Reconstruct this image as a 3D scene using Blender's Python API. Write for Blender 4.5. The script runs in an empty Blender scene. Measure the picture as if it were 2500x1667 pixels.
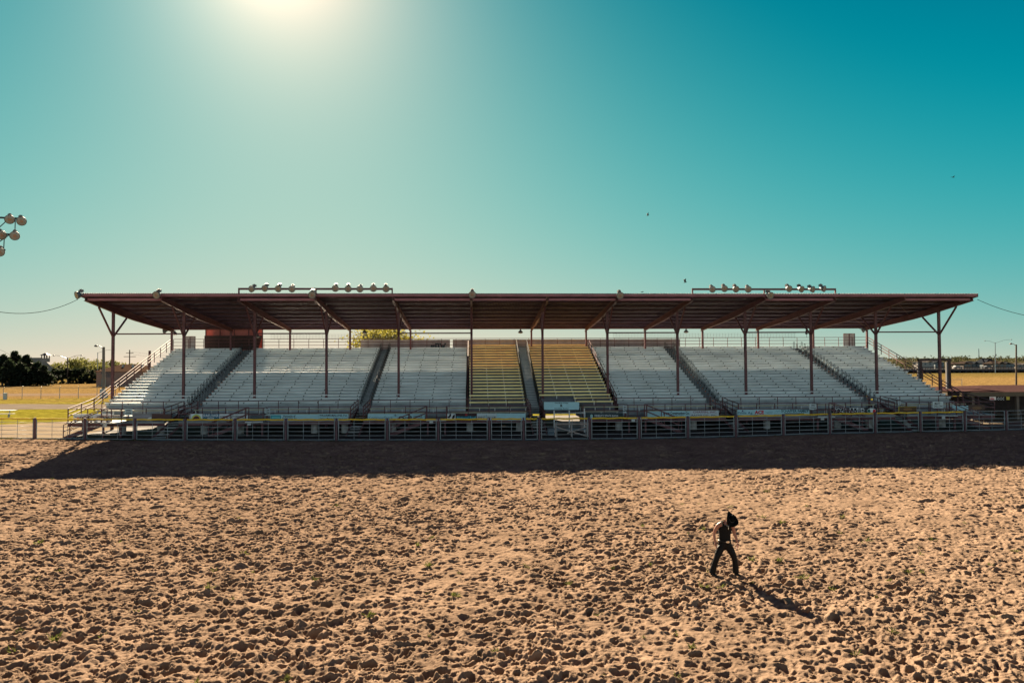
import bpy, math, random
import numpy as np
from mathutils import Vector, Matrix
random.seed(7)
C = bpy.context.scene.collection
R = math.radians
# ------------------------------------------------------------------ camera
F, YAW, PIT, ROL, CH = 1770.0, 0.05393, 0.03135, 0.00484, 5.4
def ray(px, py):
    a = (px-1250)/F; b = (833.5-py)/F
    cr, sr = math.cos(ROL), math.sin(ROL); a, b = a*cr+b*sr, -a*sr+b*cr
    cp, sp = math.cos(PIT), math.sin(PIT); y = cp-b*sp; z = sp+b*cp
    cy, sy = math.cos(YAW), math.sin(YAW)
    return (a*cy+y*sy, -a*sy+y*cy, z)
def at(px, py, Y):
    d = ray(px, py); t = Y/d[1]; return Vector((d[0]*t, Y, CH+d[2]*t))
def gx(px, py, Z=0.0):
    d = ray(px, py); t = (Z-CH)/d[2]; return Vector((d[0]*t, d[1]*t, Z))
cam = bpy.data.cameras.new('camera'); camo = bpy.data.objects.new('camera', cam); C.objects.link(camo)
cam.sensor_width = 36; cam.lens = 36*F/2500; cam.clip_end = 20000; cam.clip_start = .1
fw = Vector((math.sin(YAW)*math.cos(PIT), math.cos(YAW)*math.cos(PIT), math.sin(PIT)))
rt = Vector((math.cos(YAW), -math.sin(YAW), 0)); up = rt.cross(fw)
r2 = rt*math.cos(ROL)-up*math.sin(ROL); u2 = rt*math.sin(ROL)+up*math.cos(ROL)
mw = Matrix((r2, u2, -fw)).transposed().to_4x4(); mw.translation = (0, 0, CH); camo.matrix_world = mw
bpy.context.scene.camera = camo
# ------------------------------------------------------------------ materials
MC = {}
def mat(name, col, rough=.6, metal=0., var=.15, scale=3., bump=0., bscale=20., col2=None, spec=.3, trans=0., stretch=None):
    if name in MC: return MC[name]
    m = bpy.data.materials.new(name); m.use_nodes = True; nt = m.node_tree; N = nt.nodes; L = nt.links
    p = N['Principled BSDF']; p.inputs['Roughness'].default_value = rough; p.inputs['Metallic'].default_value = metal
    p.inputs['Specular IOR Level'].default_value = spec
    tc = N.new('ShaderNodeTexCoord'); src = tc.outputs['Object']
    if stretch:
        mp = N.new('ShaderNodeMapping'); mp.inputs['Scale'].default_value = stretch; L.new(src, mp.inputs[0]); src = mp.outputs[0]
    nz = N.new('ShaderNodeTexNoise'); nz.inputs['Scale'].default_value = scale; nz.inputs['Detail'].default_value = 6; nz.inputs['Roughness'].default_value = .65
    L.new(src, nz.inputs['Vector'])
    rp = N.new('ShaderNodeValToRGB'); rp.color_ramp.elements[0].position = .3; rp.color_ramp.elements[1].position = .7
    c2 = col2 or tuple(min(1, c*(1+var)) for c in col)
    rp.color_ramp.elements[0].color = (*[c*(1-var) for c in col], 1); rp.color_ramp.elements[1].color = (*c2, 1)
    L.new(nz.outputs['Fac'], rp.inputs[0]); L.new(rp.outputs[0], p.inputs['Base Color'])
    if bump:
        n2 = N.new('ShaderNodeTexNoise'); n2.inputs['Scale'].default_value = bscale; n2.inputs['Detail'].default_value = 5; L.new(src, n2.inputs['Vector'])
        b = N.new('ShaderNodeBump'); b.inputs['Strength'].default_value = bump; b.inputs['Distance'].default_value = .03
        L.new(n2.outputs['Fac'], b.inputs['Height']); L.new(b.outputs[0], p.inputs['Normal'])
    if trans:
        out = N['Material Output']; t = N.new('ShaderNodeBsdfTranslucent'); L.new(rp.outputs[0], t.inputs['Color'])
        mx = N.new('ShaderNodeMixShader'); mx.inputs[0].default_value = trans; L.new(p.outputs[0], mx.inputs[1]); L.new(t.outputs[0], mx.inputs[2]); L.new(mx.outputs[0], out.inputs[0])
    MC[name] = m; return m
maroon = mat('maroon_paint', (.10, .038, .042), .55, var=.3, scale=2.5)
maroon_l = mat('maroon_fascia', (.24, .10, .115), .6, var=.22, scale=1.2)
roofm = mat('roof_sheet', (.048, .030, .062), .6, var=.35, scale=.8, stretch=(3, .25, 1))
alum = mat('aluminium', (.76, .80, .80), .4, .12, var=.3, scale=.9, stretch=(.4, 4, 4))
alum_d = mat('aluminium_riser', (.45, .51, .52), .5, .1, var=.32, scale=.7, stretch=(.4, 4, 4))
deckm = mat('deck_grey', (.20, .22, .23), .6, .1, var=.25, scale=1.5)
blackm = mat('black_steel', (.012, .013, .014), .45, .2, var=.2)
yelp = mat('yellow_paint', (.97, .72, .32), .5, var=.18, scale=2, stretch=(.6, 3, 3))
yelp_warm = mat('yellow_paint_warm_light', (.98, .60, .25), .5, var=.25, scale=1.5, stretch=(.6, 3, 3))  # upper-row yellow: some weathering, plus warm light put into the colour
cream = mat('cream_board', (.40, .36, .24), .6, var=.3, scale=2.2, stretch=(.8, 3, 3))
whitep = mat('white_paint', (.48, .50, .49), .5, var=.12)
steel = mat('galvanised', (.22, .24, .25), .4, .3, var=.2)
rubberY = mat('yellow_pad', (.62, .40, .02), .55, var=.18, scale=4)
conc = mat('concrete', (.30, .29, .27), .85, var=.2, bump=.3)
darkb = mat('dark_brown', (.035, .022, .02), .8, var=.4)
lensm = mat('lamp_glass', (.22, .195, .165), .3, .0, var=.25, scale=5, spec=.5)
reflm = mat('lamp_shell', (.11, .112, .115), .5, .25, var=.25)
woodp = mat('weathered_pole', (.085, .065, .05), .85, var=.3, scale=4, stretch=(4, 4, .4))
orange_l = mat('orange_letters', (.55, .13, .03), .6)
# ------------------------------------------------------------------ mesh builder
ORG = {}
class MB:
    def __init__(s): s.v = []; s.f = []; s.m = []
    def add(s, vs, fs, mi=0):
        o = len(s.v); s.v += [tuple(v) for v in vs]; s.f += [tuple(i+o for i in f) for f in fs]; s.m += [mi]*len(fs); return s
    def box(s, x0, x1, y0, y1, z0, z1, mi=0):
        return s.add([(x0,y0,z0),(x1,y0,z0),(x1,y1,z0),(x0,y1,z0),(x0,y0,z1),(x1,y0,z1),(x1,y1,z1),(x0,y1,z1)],
                     [(0,3,2,1),(4,5,6,7),(0,1,5,4),(1,2,6,5),(2,3,7,6),(3,0,4,7)], mi)
    def bar(s, p, q, w, h=None, mi=0, w2=None, h2=None):
        p = Vector(p); q = Vector(q); h = h or w; w2 = w2 or w; h2 = h2 or h; d = (q-p).normalized()
        a = d.cross(Vector((0,0,1))) if abs(d.z) < .95 else Vector((1,0,0)); a.normalize(); b = a.cross(d).normalized()
        vs = []
        for c, ww, hh in ((p, w, h), (q, w2, h2)):
            for i, j in ((-1,-1),(1,-1),(1,1),(-1,1)): vs.append(c+a*(i*ww/2)+b*(j*hh/2))
        return s.add(vs, [(0,1,2,3),(7,6,5,4),(0,4,5,1),(1,5,6,2),(2,6,7,3),(3,7,4,0)], mi)
    def tube(s, pts, r, n=6, mi=0):
        pts = [Vector(p) for p in pts]; rs = r if isinstance(r, (list, tuple)) else [r]*len(pts); vs = []; fs = []
        for i, p in enumerate(pts):
            d = (pts[min(i+1, len(pts)-1)]-pts[max(i-1, 0)]).normalized()
            a = d.cross(Vector((0,0,1))) if abs(d.z) < .95 else d.cross(Vector((0,1,0))); a.normalize(); b = d.cross(a)
            for k in range(n):
                t = 2*math.pi*k/n; vs.append(p+(a*math.cos(t)+b*math.sin(t))*rs[i])
            if i:
                for k in range(n): fs.append(((i-1)*n+k, (i-1)*n+(k+1)%n, i*n+(k+1)%n, i*n+k))
        fs.append(tuple(range(n))[::-1]); fs.append(tuple((len(pts)-1)*n+k for k in range(n)))
        return s.add(vs, fs, mi)
    def lathe(s, prof, o, ax, n=16, mi=0):
        o = Vector(o); ax = Vector(ax).normalized(); a = ax.orthogonal().normalized(); b = ax.cross(a); vs = []; fs = []
        for i, (r, h) in enumerate(prof):
            for k in range(n):
                t = 2*math.pi*k/n; vs.append(o+ax*h+(a*math.cos(t)+b*math.sin(t))*r)
            if i:
                for k in range(n): fs.append(((i-1)*n+k, (i-1)*n+(k+1)%n, i*n+(k+1)%n, i*n+k))
        fs.append(tuple(range(n))[::-1]); fs.append(tuple((len(prof)-1)*n+k for k in range(n)))
        return s.add(vs, fs, mi)
    def prism(s, poly, y0, y1, mi=0):           # poly of (x,z), extruded along Y
        n = len(poly); vs = [(x,y0,z) for x,z in poly]+[(x,y1,z) for x,z in poly]
        return s.add(vs, [tuple(range(n)), tuple(range(2*n-1,n-1,-1))]+[(i,i+n,(i+1)%n+n,(i+1)%n) for i in range(n)], mi)
    def build(s, name, mats, parent=None, org=None, smooth=False):
        if not isinstance(mats, (list, tuple)): mats = [mats]
        o0 = ORG.get(parent, Vector((0,0,0))) if parent else Vector(org if org else (0,0,0))
        me = bpy.data.meshes.new(name); me.from_pydata([tuple(Vector(v)-o0) for v in s.v], [], s.f)
        for m in mats: me.materials.append(m)
        if len(mats) > 1: me.polygons.foreach_set('material_index', s.m)
        if smooth: me.polygons.foreach_set('use_smooth', [True]*len(me.polygons))
        me.update(); ob = bpy.data.objects.new(name, me); C.objects.link(ob)
        if parent: ob.parent = parent
        else: ob.location = o0
        ORG[ob] = o0; return ob
def tag(o, label, cat, group=None):
    o['label'] = label; o['category'] = cat
    if group: o['group'] = group
    return o
def T(name, loc, label, cat, group=None):
    o = bpy.data.objects.new(name, None); o.empty_display_size = .2; C.objects.link(o); o.location = loc; ORG[o] = Vector(loc); return tag(o, label, cat, group)
def struct(o): o['kind'] = 'structure'; return o
def copy_tree(o, parent=None):
    c = o.copy(); C.objects.link(c)
    if parent: c.parent = parent
    for ch in list(o.children): copy_tree(ch, c)
    return c
TXT = {}
def text_geo(s, bold=0.):
    k = (s, bold)
    if k in TXT: return TXT[k]
    cu = bpy.data.curves.new('t', 'FONT'); cu.body = s; cu.resolution_u = 2; cu.offset = bold; cu.align_x = 'CENTER'; cu.space_line = .85
    ob = bpy.data.objects.new('t', cu); C.objects.link(ob); dg = bpy.context.evaluated_depsgraph_get(); me = bpy.data.meshes.new_from_object(ob.evaluated_get(dg))
    v = [tuple(x.co) for x in me.vertices]; f = [tuple(p.vertices) for p in me.polygons]
    bpy.data.objects.remove(ob); bpy.data.curves.remove(cu); bpy.data.meshes.remove(me)
    xs = [a[0] for a in v]; ys = [a[1] for a in v]; TXT[k] = (v, f, min(xs), max(xs), min(ys), max(ys)); return TXT[k]
def text(mb, s, O, U, V, mi=0, bold=.01, flip=False, keep=False):   # fit into the parallelogram O + u*U + v*V
    v, f, x0, x1, y0, y1 = text_geo(s, bold); O = Vector(O); U = Vector(U); V = Vector(V)
    vs = []
    for a in v:
        u = (a[0]-x0)/(x1-x0); w = (a[1]-y0)/(y1-y0)
        if flip: u, w = 1-u, 1-w
        vs.append(O+U*u+V*w)
    mb.add(vs, f, mi)
# ------------------------------------------------------------------ noise + sand height
def hsh(i, j, s):
    n = (i.astype(np.int64)*374761393+j.astype(np.int64)*668265263+s*1442695041) & 0x7fffffff
    n = ((n ^ (n >> 13))*1274126177) & 0x7fffffff
    return ((n ^ (n >> 16)) & 0xffff)/65535.0
def vn(x, y, s):
    i = np.floor(x); j = np.floor(y); u = x-i; v = y-j; u = u*u*u*(u*(u*6-15)+10); v = v*v*v*(v*(v*6-15)+10)
    a = hsh(i, j, s); b = hsh(i+1, j, s); c = hsh(i, j+1, s); d = hsh(i+1, j+1, s)
    return a+(b-a)*u+(c-a)*v+(a-b-c+d)*u*v
def fbm(x, y, s, o=4):
    t = 0; a = .5; n = 0
    for k in range(o): t = t+a*vn(x*2**k+k*17.3, y*2**k-k*9.1, s+k); n += a; a *= .55
    return t/n
def gn(x, y, s):
    i = np.floor(x); j = np.floor(y); u = x-i; v = y-j
    def g(di, dj):
        a = hsh(i+di, j+dj, s)*6.28318; return np.cos(a)*(u-di)+np.sin(a)*(v-dj)
    fu = u*u*u*(u*(u*6-15)+10); fv = v*v*v*(v*(v*6-15)+10)
    a = g(0,0); b = g(1,0); c = g(0,1); d = g(1,1); a = a+(b-a)*fu; c = c+(d-c)*fu
    return a+(c-a)*fv
def gfbm(x, y, s, o, gain=.58):
    t = 0; a = 1.
    for k in range(o): t = t+a*gn(x*2.03**k+k*7.7, y*2.03**k-k*3.1, s+k); a *= gain
    return t
FX = [-60,-45,-36.7,-32.6,-28.5,-20.8,-17.1,-13.4,-8,-2.5,1.2,4.7,8.3,11.9,15.5,19.3,23.1,27.1,30.8,34.5,38.3,42,48,65]
FY = [59,58,56.9,56.0,55.1,53.8,53.4,53.0,52.4,51.95,51.75,51.6,51.6,51.65,51.85,52.35,53.05,53.75,54.2,54.5,54.8,55.2,56.5,60]
def fenceY(x): return np.interp(x, FX, FY)
def slope(x, y):
    d = np.clip((fenceY(x)-1-y)/13.0, 0, 1); return -.5*d*d*(3-2*d)
def pits(x, y, cell, r0, r1, dep, s, prob, ax=1.25, rim=.3):
    h = np.zeros_like(x); wx = x+(.35*cell)*(vn(x/cell*1.7, y/cell*1.7, s+50)-.5); wy = y+(.35*cell)*(vn(x/cell*1.7+9, y/cell*1.7, s+51)-.5)
    i0 = np.floor(x/cell); j0 = np.floor(y/cell)
    for di in (-1, 0, 1):
        for dj in (-1, 0, 1):
            i = i0+di; j = j0+dj
            cx = (i+.1+.8*hsh(i, j, s))*cell; cy = (j+.1+.8*hsh(i, j, s+1))*cell
            r = r0+(r1-r0)*hsh(i, j, s+2)**1.5; on = hsh(i, j, s+3) < prob; th = hsh(i, j, s+4)*3.14; dz = dep*(.5+.8*hsh(i, j, s+5))
            dx = wx-cx; dy = wy-cy; ct = np.cos(th); st = np.sin(th); a = (dx*ct+dy*st)/(r*ax); b = (-dx*st+dy*ct)/r
            d = np.sqrt(a*a+b*b)
            h += on*dz*(-np.clip(1-d**3, 0, 1)+rim*np.exp(-((d-1.2)/.28)**2))
    return h
def sand_h(x, y):
    m = np.clip(.72+(fbm(x/5, y/5, 90, 3)-.36)*2.2, .72, 1.25)
    smooth = np.exp(-((x-17)/9)**2-((y-31)/4.5)**2); m = m*(1-.55*smooth-.22*np.exp(-((x-1.5)/3.5)**2-((y-24.5)/2.5)**2))
    for (ax, ay, bx, by) in ((-9,14,8,30),(-4,33,12,20),(-20,24,-6,36),(6,14,-3,27)):
        L_ = math.hypot(bx-ax, by-ay); t = ((x-ax)*(bx-ax)+(y-ay)*(by-ay))/L_; dd = ((x-ax)*(by-ay)-(y-ay)*(bx-ax))/L_+.5*np.sin(t*.5)
        m = m*(1-.45*np.exp(-((np.abs(dd)-.75)/.2)**2)*((t > 0)&(t < L_)))
    far = np.clip((fenceY(x)-y)/2.5, .25, 1)
    h = slope(x, y)+.07*(fbm(x/4.5, y/4.5, 3, 3)-.5)
    k = m*far
    big = np.clip((y-16)/14, .15, 1)
    h = h+k*(big*pits(x, y, .85, .15, .30, .085, 71, .5, 1.6, rim=.25)+1.15*pits(x, y, .37, .065, .14, .09, 11, .8, 1.45, rim=.28)+pits(x, y, .215, .042, .078, .05, 21, .75, 1.35)+.8*pits(x, y, .13, .03, .045, .03, 31, .6, rim=.6))
    h = h+k*(0.07*gfbm(x/.36, y/.27, 41, 3, .6)+.085*gn(x/1.0, y/.75, 47)+.02*np.abs(gfbm(x/.22, y/.18, 61, 2)))
    return h
def sz(x, y): return float(sand_h(np.array([float(x)]), np.array([float(y)]))[0])
def make_sand():
    ys = [-14, -8, -3, 1, 4, 6, 7.5]; y = 8.6
    while y < 60.5: ys.append(y); y += .024+.0009*(y-8)
    ys = np.array(ys); NC = 1350
    u = np.linspace(-1, 1, NC); hw = np.maximum(.83*ys+5.5, 12); cx = .055*ys
    X = cx[:, None]+u[None, :]*hw[:, None]; Y = np.repeat(ys[:, None], NC, 1)
    fy = fenceY(X); Z = sand_h(X.ravel(), Y.ravel()).reshape(X.shape)
    Z = np.where(Y > fy+.25, -.35, Z-.02*np.clip((Y-fy+.3)/.5, 0, 1))
    for _ in range(1):
        A = Z.copy(); A[1:-1, 1:-1] = .68*Z[1:-1, 1:-1]+.08*(Z[:-2, 1:-1]+Z[2:, 1:-1]+Z[1:-1, :-2]+Z[1:-1, 2:]); Z = A
    nr, nc = X.shape; V = np.stack([X, Y, Z], -1).reshape(-1, 3).astype(np.float32)
    idx = np.arange(nr*nc).reshape(nr, nc); Q = np.stack([idx[:-1, :-1], idx[:-1, 1:], idx[1:, 1:], idx[1:, :-1]], -1).reshape(-1, 4)
    me = bpy.data.meshes.new('arena_sand'); me.vertices.add(len(V)); me.vertices.foreach_set('co', V.ravel())
    me.loops.add(Q.size); me.loops.foreach_set('vertex_index', Q.ravel().astype(np.int32)); me.polygons.add(len(Q))
    me.polygons.foreach_set('loop_start', (np.arange(len(Q))*4).astype(np.int32)); me.polygons.foreach_set('loop_total', np.full(len(Q), 4, np.int32))
    me.polygons.foreach_set('use_smooth', np.ones(len(Q), bool)); me.update(); me.validate()
    m = mat('sand', (.172, .121, .086), .95, var=.25, scale=.7, bump=.5, bscale=30, spec=.0)
    me.materials.append(m); o = bpy.data.objects.new('arena_sand', me); C.objects.link(o); struct(o)
make_sand()
# ------------------------------------------------------------------ ground, lots and roads
def ground():
    xs = [-6000,-1500,-400,-150,-90]+[-60+4*i for i in range(32)]+[100,160,400,1500,6000]
    rows = []
    fy = [float(fenceY(x)) for x in xs]
    rows.append([(x,-3000,-1) for x in xs]); rows.append([(x,-60,-1) for x in xs]); rows.append([(x,f+.18,-1) for x,f in zip(xs,fy)]); rows.append([(x,f+.22,-.01) for x,f in zip(xs,fy)])
    for y in (66,80,100,130,180,260,400,700,1500,6000): rows.append([(x,y,-.01) for x in xs])
    n = len(xs); mb = MB(); mb.add([p for r in rows for p in r], [(i*n+j, i*n+j+1, (i+1)*n+j+1, (i+1)*n+j) for i in range(len(rows)-1) for j in range(n-1)])
    m = bpy.data.materials.new('ground_grass'); m.use_nodes = True; nt = m.node_tree; N = nt.nodes; L = nt.links; p = N['Principled BSDF']; p.inputs['Roughness'].default_value = .95; p.inputs['Specular IOR Level'].default_value = 0
    n4 = N.new('ShaderNodeTexNoise'); n4.inputs['Scale'].default_value = .35; n4.inputs['Detail'].default_value = 7; bp = N.new('ShaderNodeBump'); bp.inputs['Strength'].default_value = .8; bp.inputs['Distance'].default_value = 1.2; L.new(n4.outputs['Fac'], bp.inputs['Height']); L.new(bp.outputs[0], p.inputs['Normal'])
    tc = N.new('ShaderNodeTexCoord'); sp = N.new('ShaderNodeSeparateXYZ'); L.new(tc.outputs['Object'], sp.inputs[0])
    n1 = N.new('ShaderNodeTexNoise'); n1.inputs['Scale'].default_value = .06; n1.inputs['Detail'].default_value = 6; L.new(tc.outputs['Object'], n1.inputs['Vector']); L.new(tc.outputs['Object'], n4.inputs['Vector'])
    ma = N.new('ShaderNodeMath'); ma.operation = 'MULTIPLY_ADD'; L.new(n1.outputs['Fac'], ma.inputs[0]); ma.inputs[1].default_value = 60; L.new(sp.outputs['Y'], ma.inputs[2])
    mr = N.new('ShaderNodeMapRange'); mr.inputs['From Min'].default_value = 30; mr.inputs['From Max'].default_value = 430; L.new(ma.outputs[0], mr.inputs[0])
    rp = N.new('ShaderNodeValToRGB'); L.new(mr.outputs[0], rp.inputs[0]); e = rp.color_ramp.elements
    e[0].position = 0; e[0].color = (.135,.116,.024,1); e[1].position = .26; e[1].color = (.130,.118,.017,1)
    for pos, c in ((.33,(.15,.10,.04,1)),(.56,(.155,.104,.042,1)),(.66,(.125,.088,.03,1)),(1.,(.05,.052,.02,1))):
        x = e.new(pos); x.color = c
    n2 = N.new('ShaderNodeTexNoise'); n2.inputs['Scale'].default_value = 1.3; n2.inputs['Detail'].default_value = 8; L.new(tc.outputs['Object'], n2.inputs['Vector'])
    r2_ = N.new('ShaderNodeMapRange'); r2_.inputs['From Min'].default_value = .3; r2_.inputs['From Max'].default_value = .7; r2_.inputs['To Min'].default_value = .45; r2_.inputs['To Max'].default_value = 1.3; L.new(n2.outputs['Fac'], r2_.inputs[0])
    mx = N.new('ShaderNodeMix'); mx.data_type = 'RGBA'; mx.blend_type = 'MULTIPLY'; mx.inputs[0].default_value = 1; L.new(rp.outputs[0], mx.inputs[6]); L.new(r2_.outputs[0], mx.inputs[7]); L.new(mx.outputs[2], p.inputs['Base Color'])
    struct(mb.build('ground', m))
ground()
gravel = mat('gravel', (.165, .135, .10), .95, var=.18, scale=.5, bump=.4, bscale=30, spec=.0)
def sheet(name, near, far, m, z=.0):
    n = len(near); mb = MB(); mb.add([(x,y,z) for x,y in near]+[(x,y,z) for x,y in far], [(i,i+1,i+1+n,i+n) for i in range(n-1)]); struct(mb.build(name, m))
xs = [-90+3*i for i in range(75)]
sheet('gravel_lot', [(x, float(fenceY(x))+.3) for x in xs], [(x, 73+2.5*math.sin(x*.31)+1.2*math.sin(x*.9)) if x < 44 else (x, 92+2*math.sin(x*.4)) for x in xs], gravel, .0)
xs = [-320+8*i for i in range(36)]
sheet('gravel_road', [(x, 94+.02*(x+60)+1.3*math.sin(x*.2)) for x in xs], [(x, 108+.02*(x+60)+1.8*math.sin(x*.17+1)) for x in xs], mat('road_gravel', (.115,.098,.08), .95, var=.2, scale=.4, spec=0), .0)
sheet('dirt_track', [(x, 139+1.3*math.sin(x*.1)) for x in xs], [(x, 150+1.8*math.sin(x*.13+1)) for x in xs], mat('track_dirt', (.13,.095,.065), .95, var=.2, scale=.3, spec=0), .0)
# ------------------------------------------------------------------ grandstand
PX = [-30.67,-24.76,-18.78,-12.67,-6.46,-.12,6.12,11.89,18.17,24.33,30.34,36.36,42.27]
YP, YR = 63.6, 75.66
YF, YB, ZF, ZB = 58.9, 76.3, 11.15, 9.34
def roofz(y): return ZF+(ZB-ZF)*(y-YF)/(YB-YF)
GS = T('grandstand', (6,62,0), 'long covered rodeo grandstand with maroon steel roof over silver and yellow bleachers', 'grandstand')
mb = MB(); X0, X1 = -31.0, 42.65; n = int((X1-X0)/.034); vs = []
for j, y in enumerate((YF, YB)):
    for i in range(n+1):
        w = (i % 4); dz = .035 if w in (0, 1) else 0; vs.append((X0+(X1-X0)*i/n, y, roofz(y)+dz))
k = len(vs); vs += [(a, b, c-.02) for a, b, c in vs]
fs = [(i,i+1,n+2+i,n+1+i) for i in range(n)]+[(k+n+1+i,k+n+2+i,k+i+1,k+i) for i in range(n)]+[(i,k+i,k+i+1,i+1) for i in range(n)]
mb.add(vs, fs); roof = mb.build('roof', roofm, GS)
mb = MB(); mb.box(X0, X1, YF+.02, YF+.10, ZF-.24, ZF-.025); mb.build('fascia', maroon_l, roof)
for k in range(9):
    y = YF+1.1+k*1.98; z = roofz(y); mb = MB(); mb.box(X0+.06, X1-.06, y-.05, y+.05, z-.20, z-.025); mb.build('purlin', mat('purlin_paint', (.055,.030,.050), .6, var=.3), roof)
mb = MB(); mb.box(X0, X1, YB-.12, YB-.04, ZB-.26, ZB-.03); mb.build('rear_beam', maroon, roof)
FULL = [(0,1),(2,3),(4,5),(5,6),(6,7),(7,8),(9,10),(11,12)]
for x in (X0, X1-.05):
    mb = MB(); mb.add([(x+dx,y,z) for dx in (0,.05) for y,z in ((YF,roofz(YF)-.26),(YB,roofz(YB)-.26),(YB,roofz(YB)-.005),(YF,roofz(YF)-.005))], [(0,1,2,3),(7,6,5,4),(0,4,5,1),(1,5,6,2),(2,6,7,3),(3,7,4,0)]); mb.build('end_fascia', maroon, roof)
for a, b in FULL:
    mb = MB(); mb.box(PX[a]+.11, PX[b]-.11, YF+.28, YF+.40, ZF-.55, ZF-.36); mb.build('edge_beam', maroon_l, roof)
for a, b in ((0,1),(2,3),(4,5),(6,7),(7,8),(9,10),(11,12)):
    for s0, s1 in ((a,b),(b,a)):
        for ya, yb in ((60.2,67.9),(67.9,75.4)):
            mb = MB(); mb.tube([(PX[s0], ya, roofz(ya)-.42), (PX[s1], yb, roofz(yb)-.42)], .014, 5); mb.build('brace_rod', maroon, roof)
for i, x in enumerate(PX):
    mb = MB(); y0, y1, ym = YF+.12, YB-.1, 66.5
    def web(y): return .30+.26*(1-abs(y-ym)/9.5)
    st = [y0+(y1-y0)*k/8 for k in range(9)]
    vs = []
    for y in st:
        zt = roofz(y)-.205; zb = zt-web(y)
        vs += [(x-.02,y,zt),(x+.02,y,zt),(x+.02,y,zb),(x-.02,y,zb)]
    fs = [(4*k+a,4*k+(a+1)%4,4*k+4+(a+1)%4,4*k+4+a) for k in range(8) for a in range(4)]+[(0,1,2,3),(35,34,33,32)]
    mb.add(vs, fs)
    for k in range(8):
        ya, yb = st[k], st[k+1]
        mb.bar((x,ya,roofz(ya)-.19-web(ya)-.012),(x,yb,roofz(yb)-.19-web(yb)-.012), .2, .025)
        mb.bar((x,ya,roofz(ya)-.2),(x,yb,roofz(yb)-.2), .2, .02)
    mb.build('rafter', maroon, GS)
    zt = roofz(YP)-.2-web(YP)
    mb = MB(); mb.box(x-.10,x+.10,YP-.10,YP+.10,0,zt-.02); mb.box(x-.16,x+.16,YP-.16,YP+.16,zt-.045,zt-.022); po = mb.build('roof_post', maroon, GS)
    for yb in (61.15, 65.95):
        zb_ = roofz(yb)-.2-web(yb)-.05
        mb = MB(); mb.bar((x,YP+(-.11 if yb<YP else .11),7.95),(x,yb,zb_), .11, .13); mb.build('diagonal_brace', maroon, po)
    mb = MB(); mb.box(x-.09,x+.09,YR-.09,YR+.09,0,roofz(YR)-.2-web(YR)-.03); mb.build('rear_post', maroon, GS)
for a, b in ((0,1),(2,3),(4,5),(7,8),(9,10),(11,12)):
    mb = MB(); mb.bar((PX[a]+.1,YP,8.14),(PX[b]-.1,YP,8.14), .09, .11); mb.build('strut', maroon, GS)
# seating
SEC = [(-30.6,-23.8,'s'),(-22.65,-9.6,'s'),(-8.55,-.62,'s'),(-.36,4.5,'y'),(5.68,12.1,'y'),(12.45,20.25,'s'),(21.35,34.25,'s'),(35.3,42.3,'s')]
NR, RUN, Y00 = 21, .695, 62.2
def srow(i, k): return (2.36+.2405*i) if k == 's' else (2.22+.2625*i)
def stepmesh(mb, x0, x1, k, half=False):
    pts = [(Y00-.46, 1.15)]
    for i in range(NR+1):
        z = srow(i,k)-.40; y0 = Y00+RUN*i-.45; y1 = y0+RUN
        if half:
            zp = srow(i-1,k)-.40
            pts += [(y0,(z+zp)/2),(y0+RUN*.45,(z+zp)/2),(y0+RUN*.45,z),(y1,z)] if i else [(y0,z),(y1,z)]
        else: pts += [(y0,z),(y1,z)]
    n = len(pts); mb.add([(x0,y,z) for y,z in pts]+[(x1,y,z) for y,z in pts], [(i,i+n,i+n+1,i+1) for i in range(n-1)])
def bench(mb, x0, x1, i, k):
    y = Y00+RUN*i; z = srow(i,k)
    if k == 's':
        mb.box(x0+.03,x1-.03,y-.12,y+.14,z-.045,z)
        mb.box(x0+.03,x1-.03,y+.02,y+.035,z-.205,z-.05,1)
        nb = max(2, round((x1-x0)/1.53)); off = .35+.2*random.random()
        for b in range(nb+1):
            xx = x0+off+b*1.53-.022*i*0
            if xx < x1-.1:
                mb.box(xx-.025,xx+.025,y-.10,y-.065,z-.16,z-.05,2); mb.box(xx-.025,xx+.08,y-.115,y-.066,z-.08,z-.047,2)
    else:
        if i < 2 and x0 > 5: x0 = 8.75
        mb.box(x0+.03,x1-.03,y-.13,y+.13,z-(.12 if i < 12 else .14),z)
        nb = max(2, round((x1-x0)/1.55))
        for b in range(nb+1):
            xx = x0+.12+(x1-x0-.24)*b/nb
            mb.box(xx-.03,xx+.03,y-.10,y+.06,z-.398,z-(.122 if i < 12 else .142),1)
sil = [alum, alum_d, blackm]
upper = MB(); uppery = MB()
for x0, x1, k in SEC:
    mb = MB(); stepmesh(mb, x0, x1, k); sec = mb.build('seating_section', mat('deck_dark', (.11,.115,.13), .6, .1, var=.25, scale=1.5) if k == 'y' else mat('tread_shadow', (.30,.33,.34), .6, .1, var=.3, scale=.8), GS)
    if k == 'y': sec['label'] = 'seating section with yellow painted plank benches'
    else: sec['label'] = 'seating section with silver aluminium benches'
    for i in range(NR):
        if i < 12:
            b = MB(); bench(b, x0, x1, i, k); b.build('bench', sil if k == 's' else [yelp if i < 9 else mat('yellow_paint_half_warm', (.97,.63,.24), .5, var=.2, scale=2, stretch=(.6,3,3)), whitep], sec)  # middle rows step toward the warm-light tone painted on the upper rows
        elif k == 's': bench(upper, x0, x1, i, k)
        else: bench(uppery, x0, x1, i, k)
upper.build('upper_silver_benches', sil, GS)['kind'] = 'stuff'
uppery.build('upper_yellow_benches', [yelp_warm, cream], GS)['kind'] = 'stuff'
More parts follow.
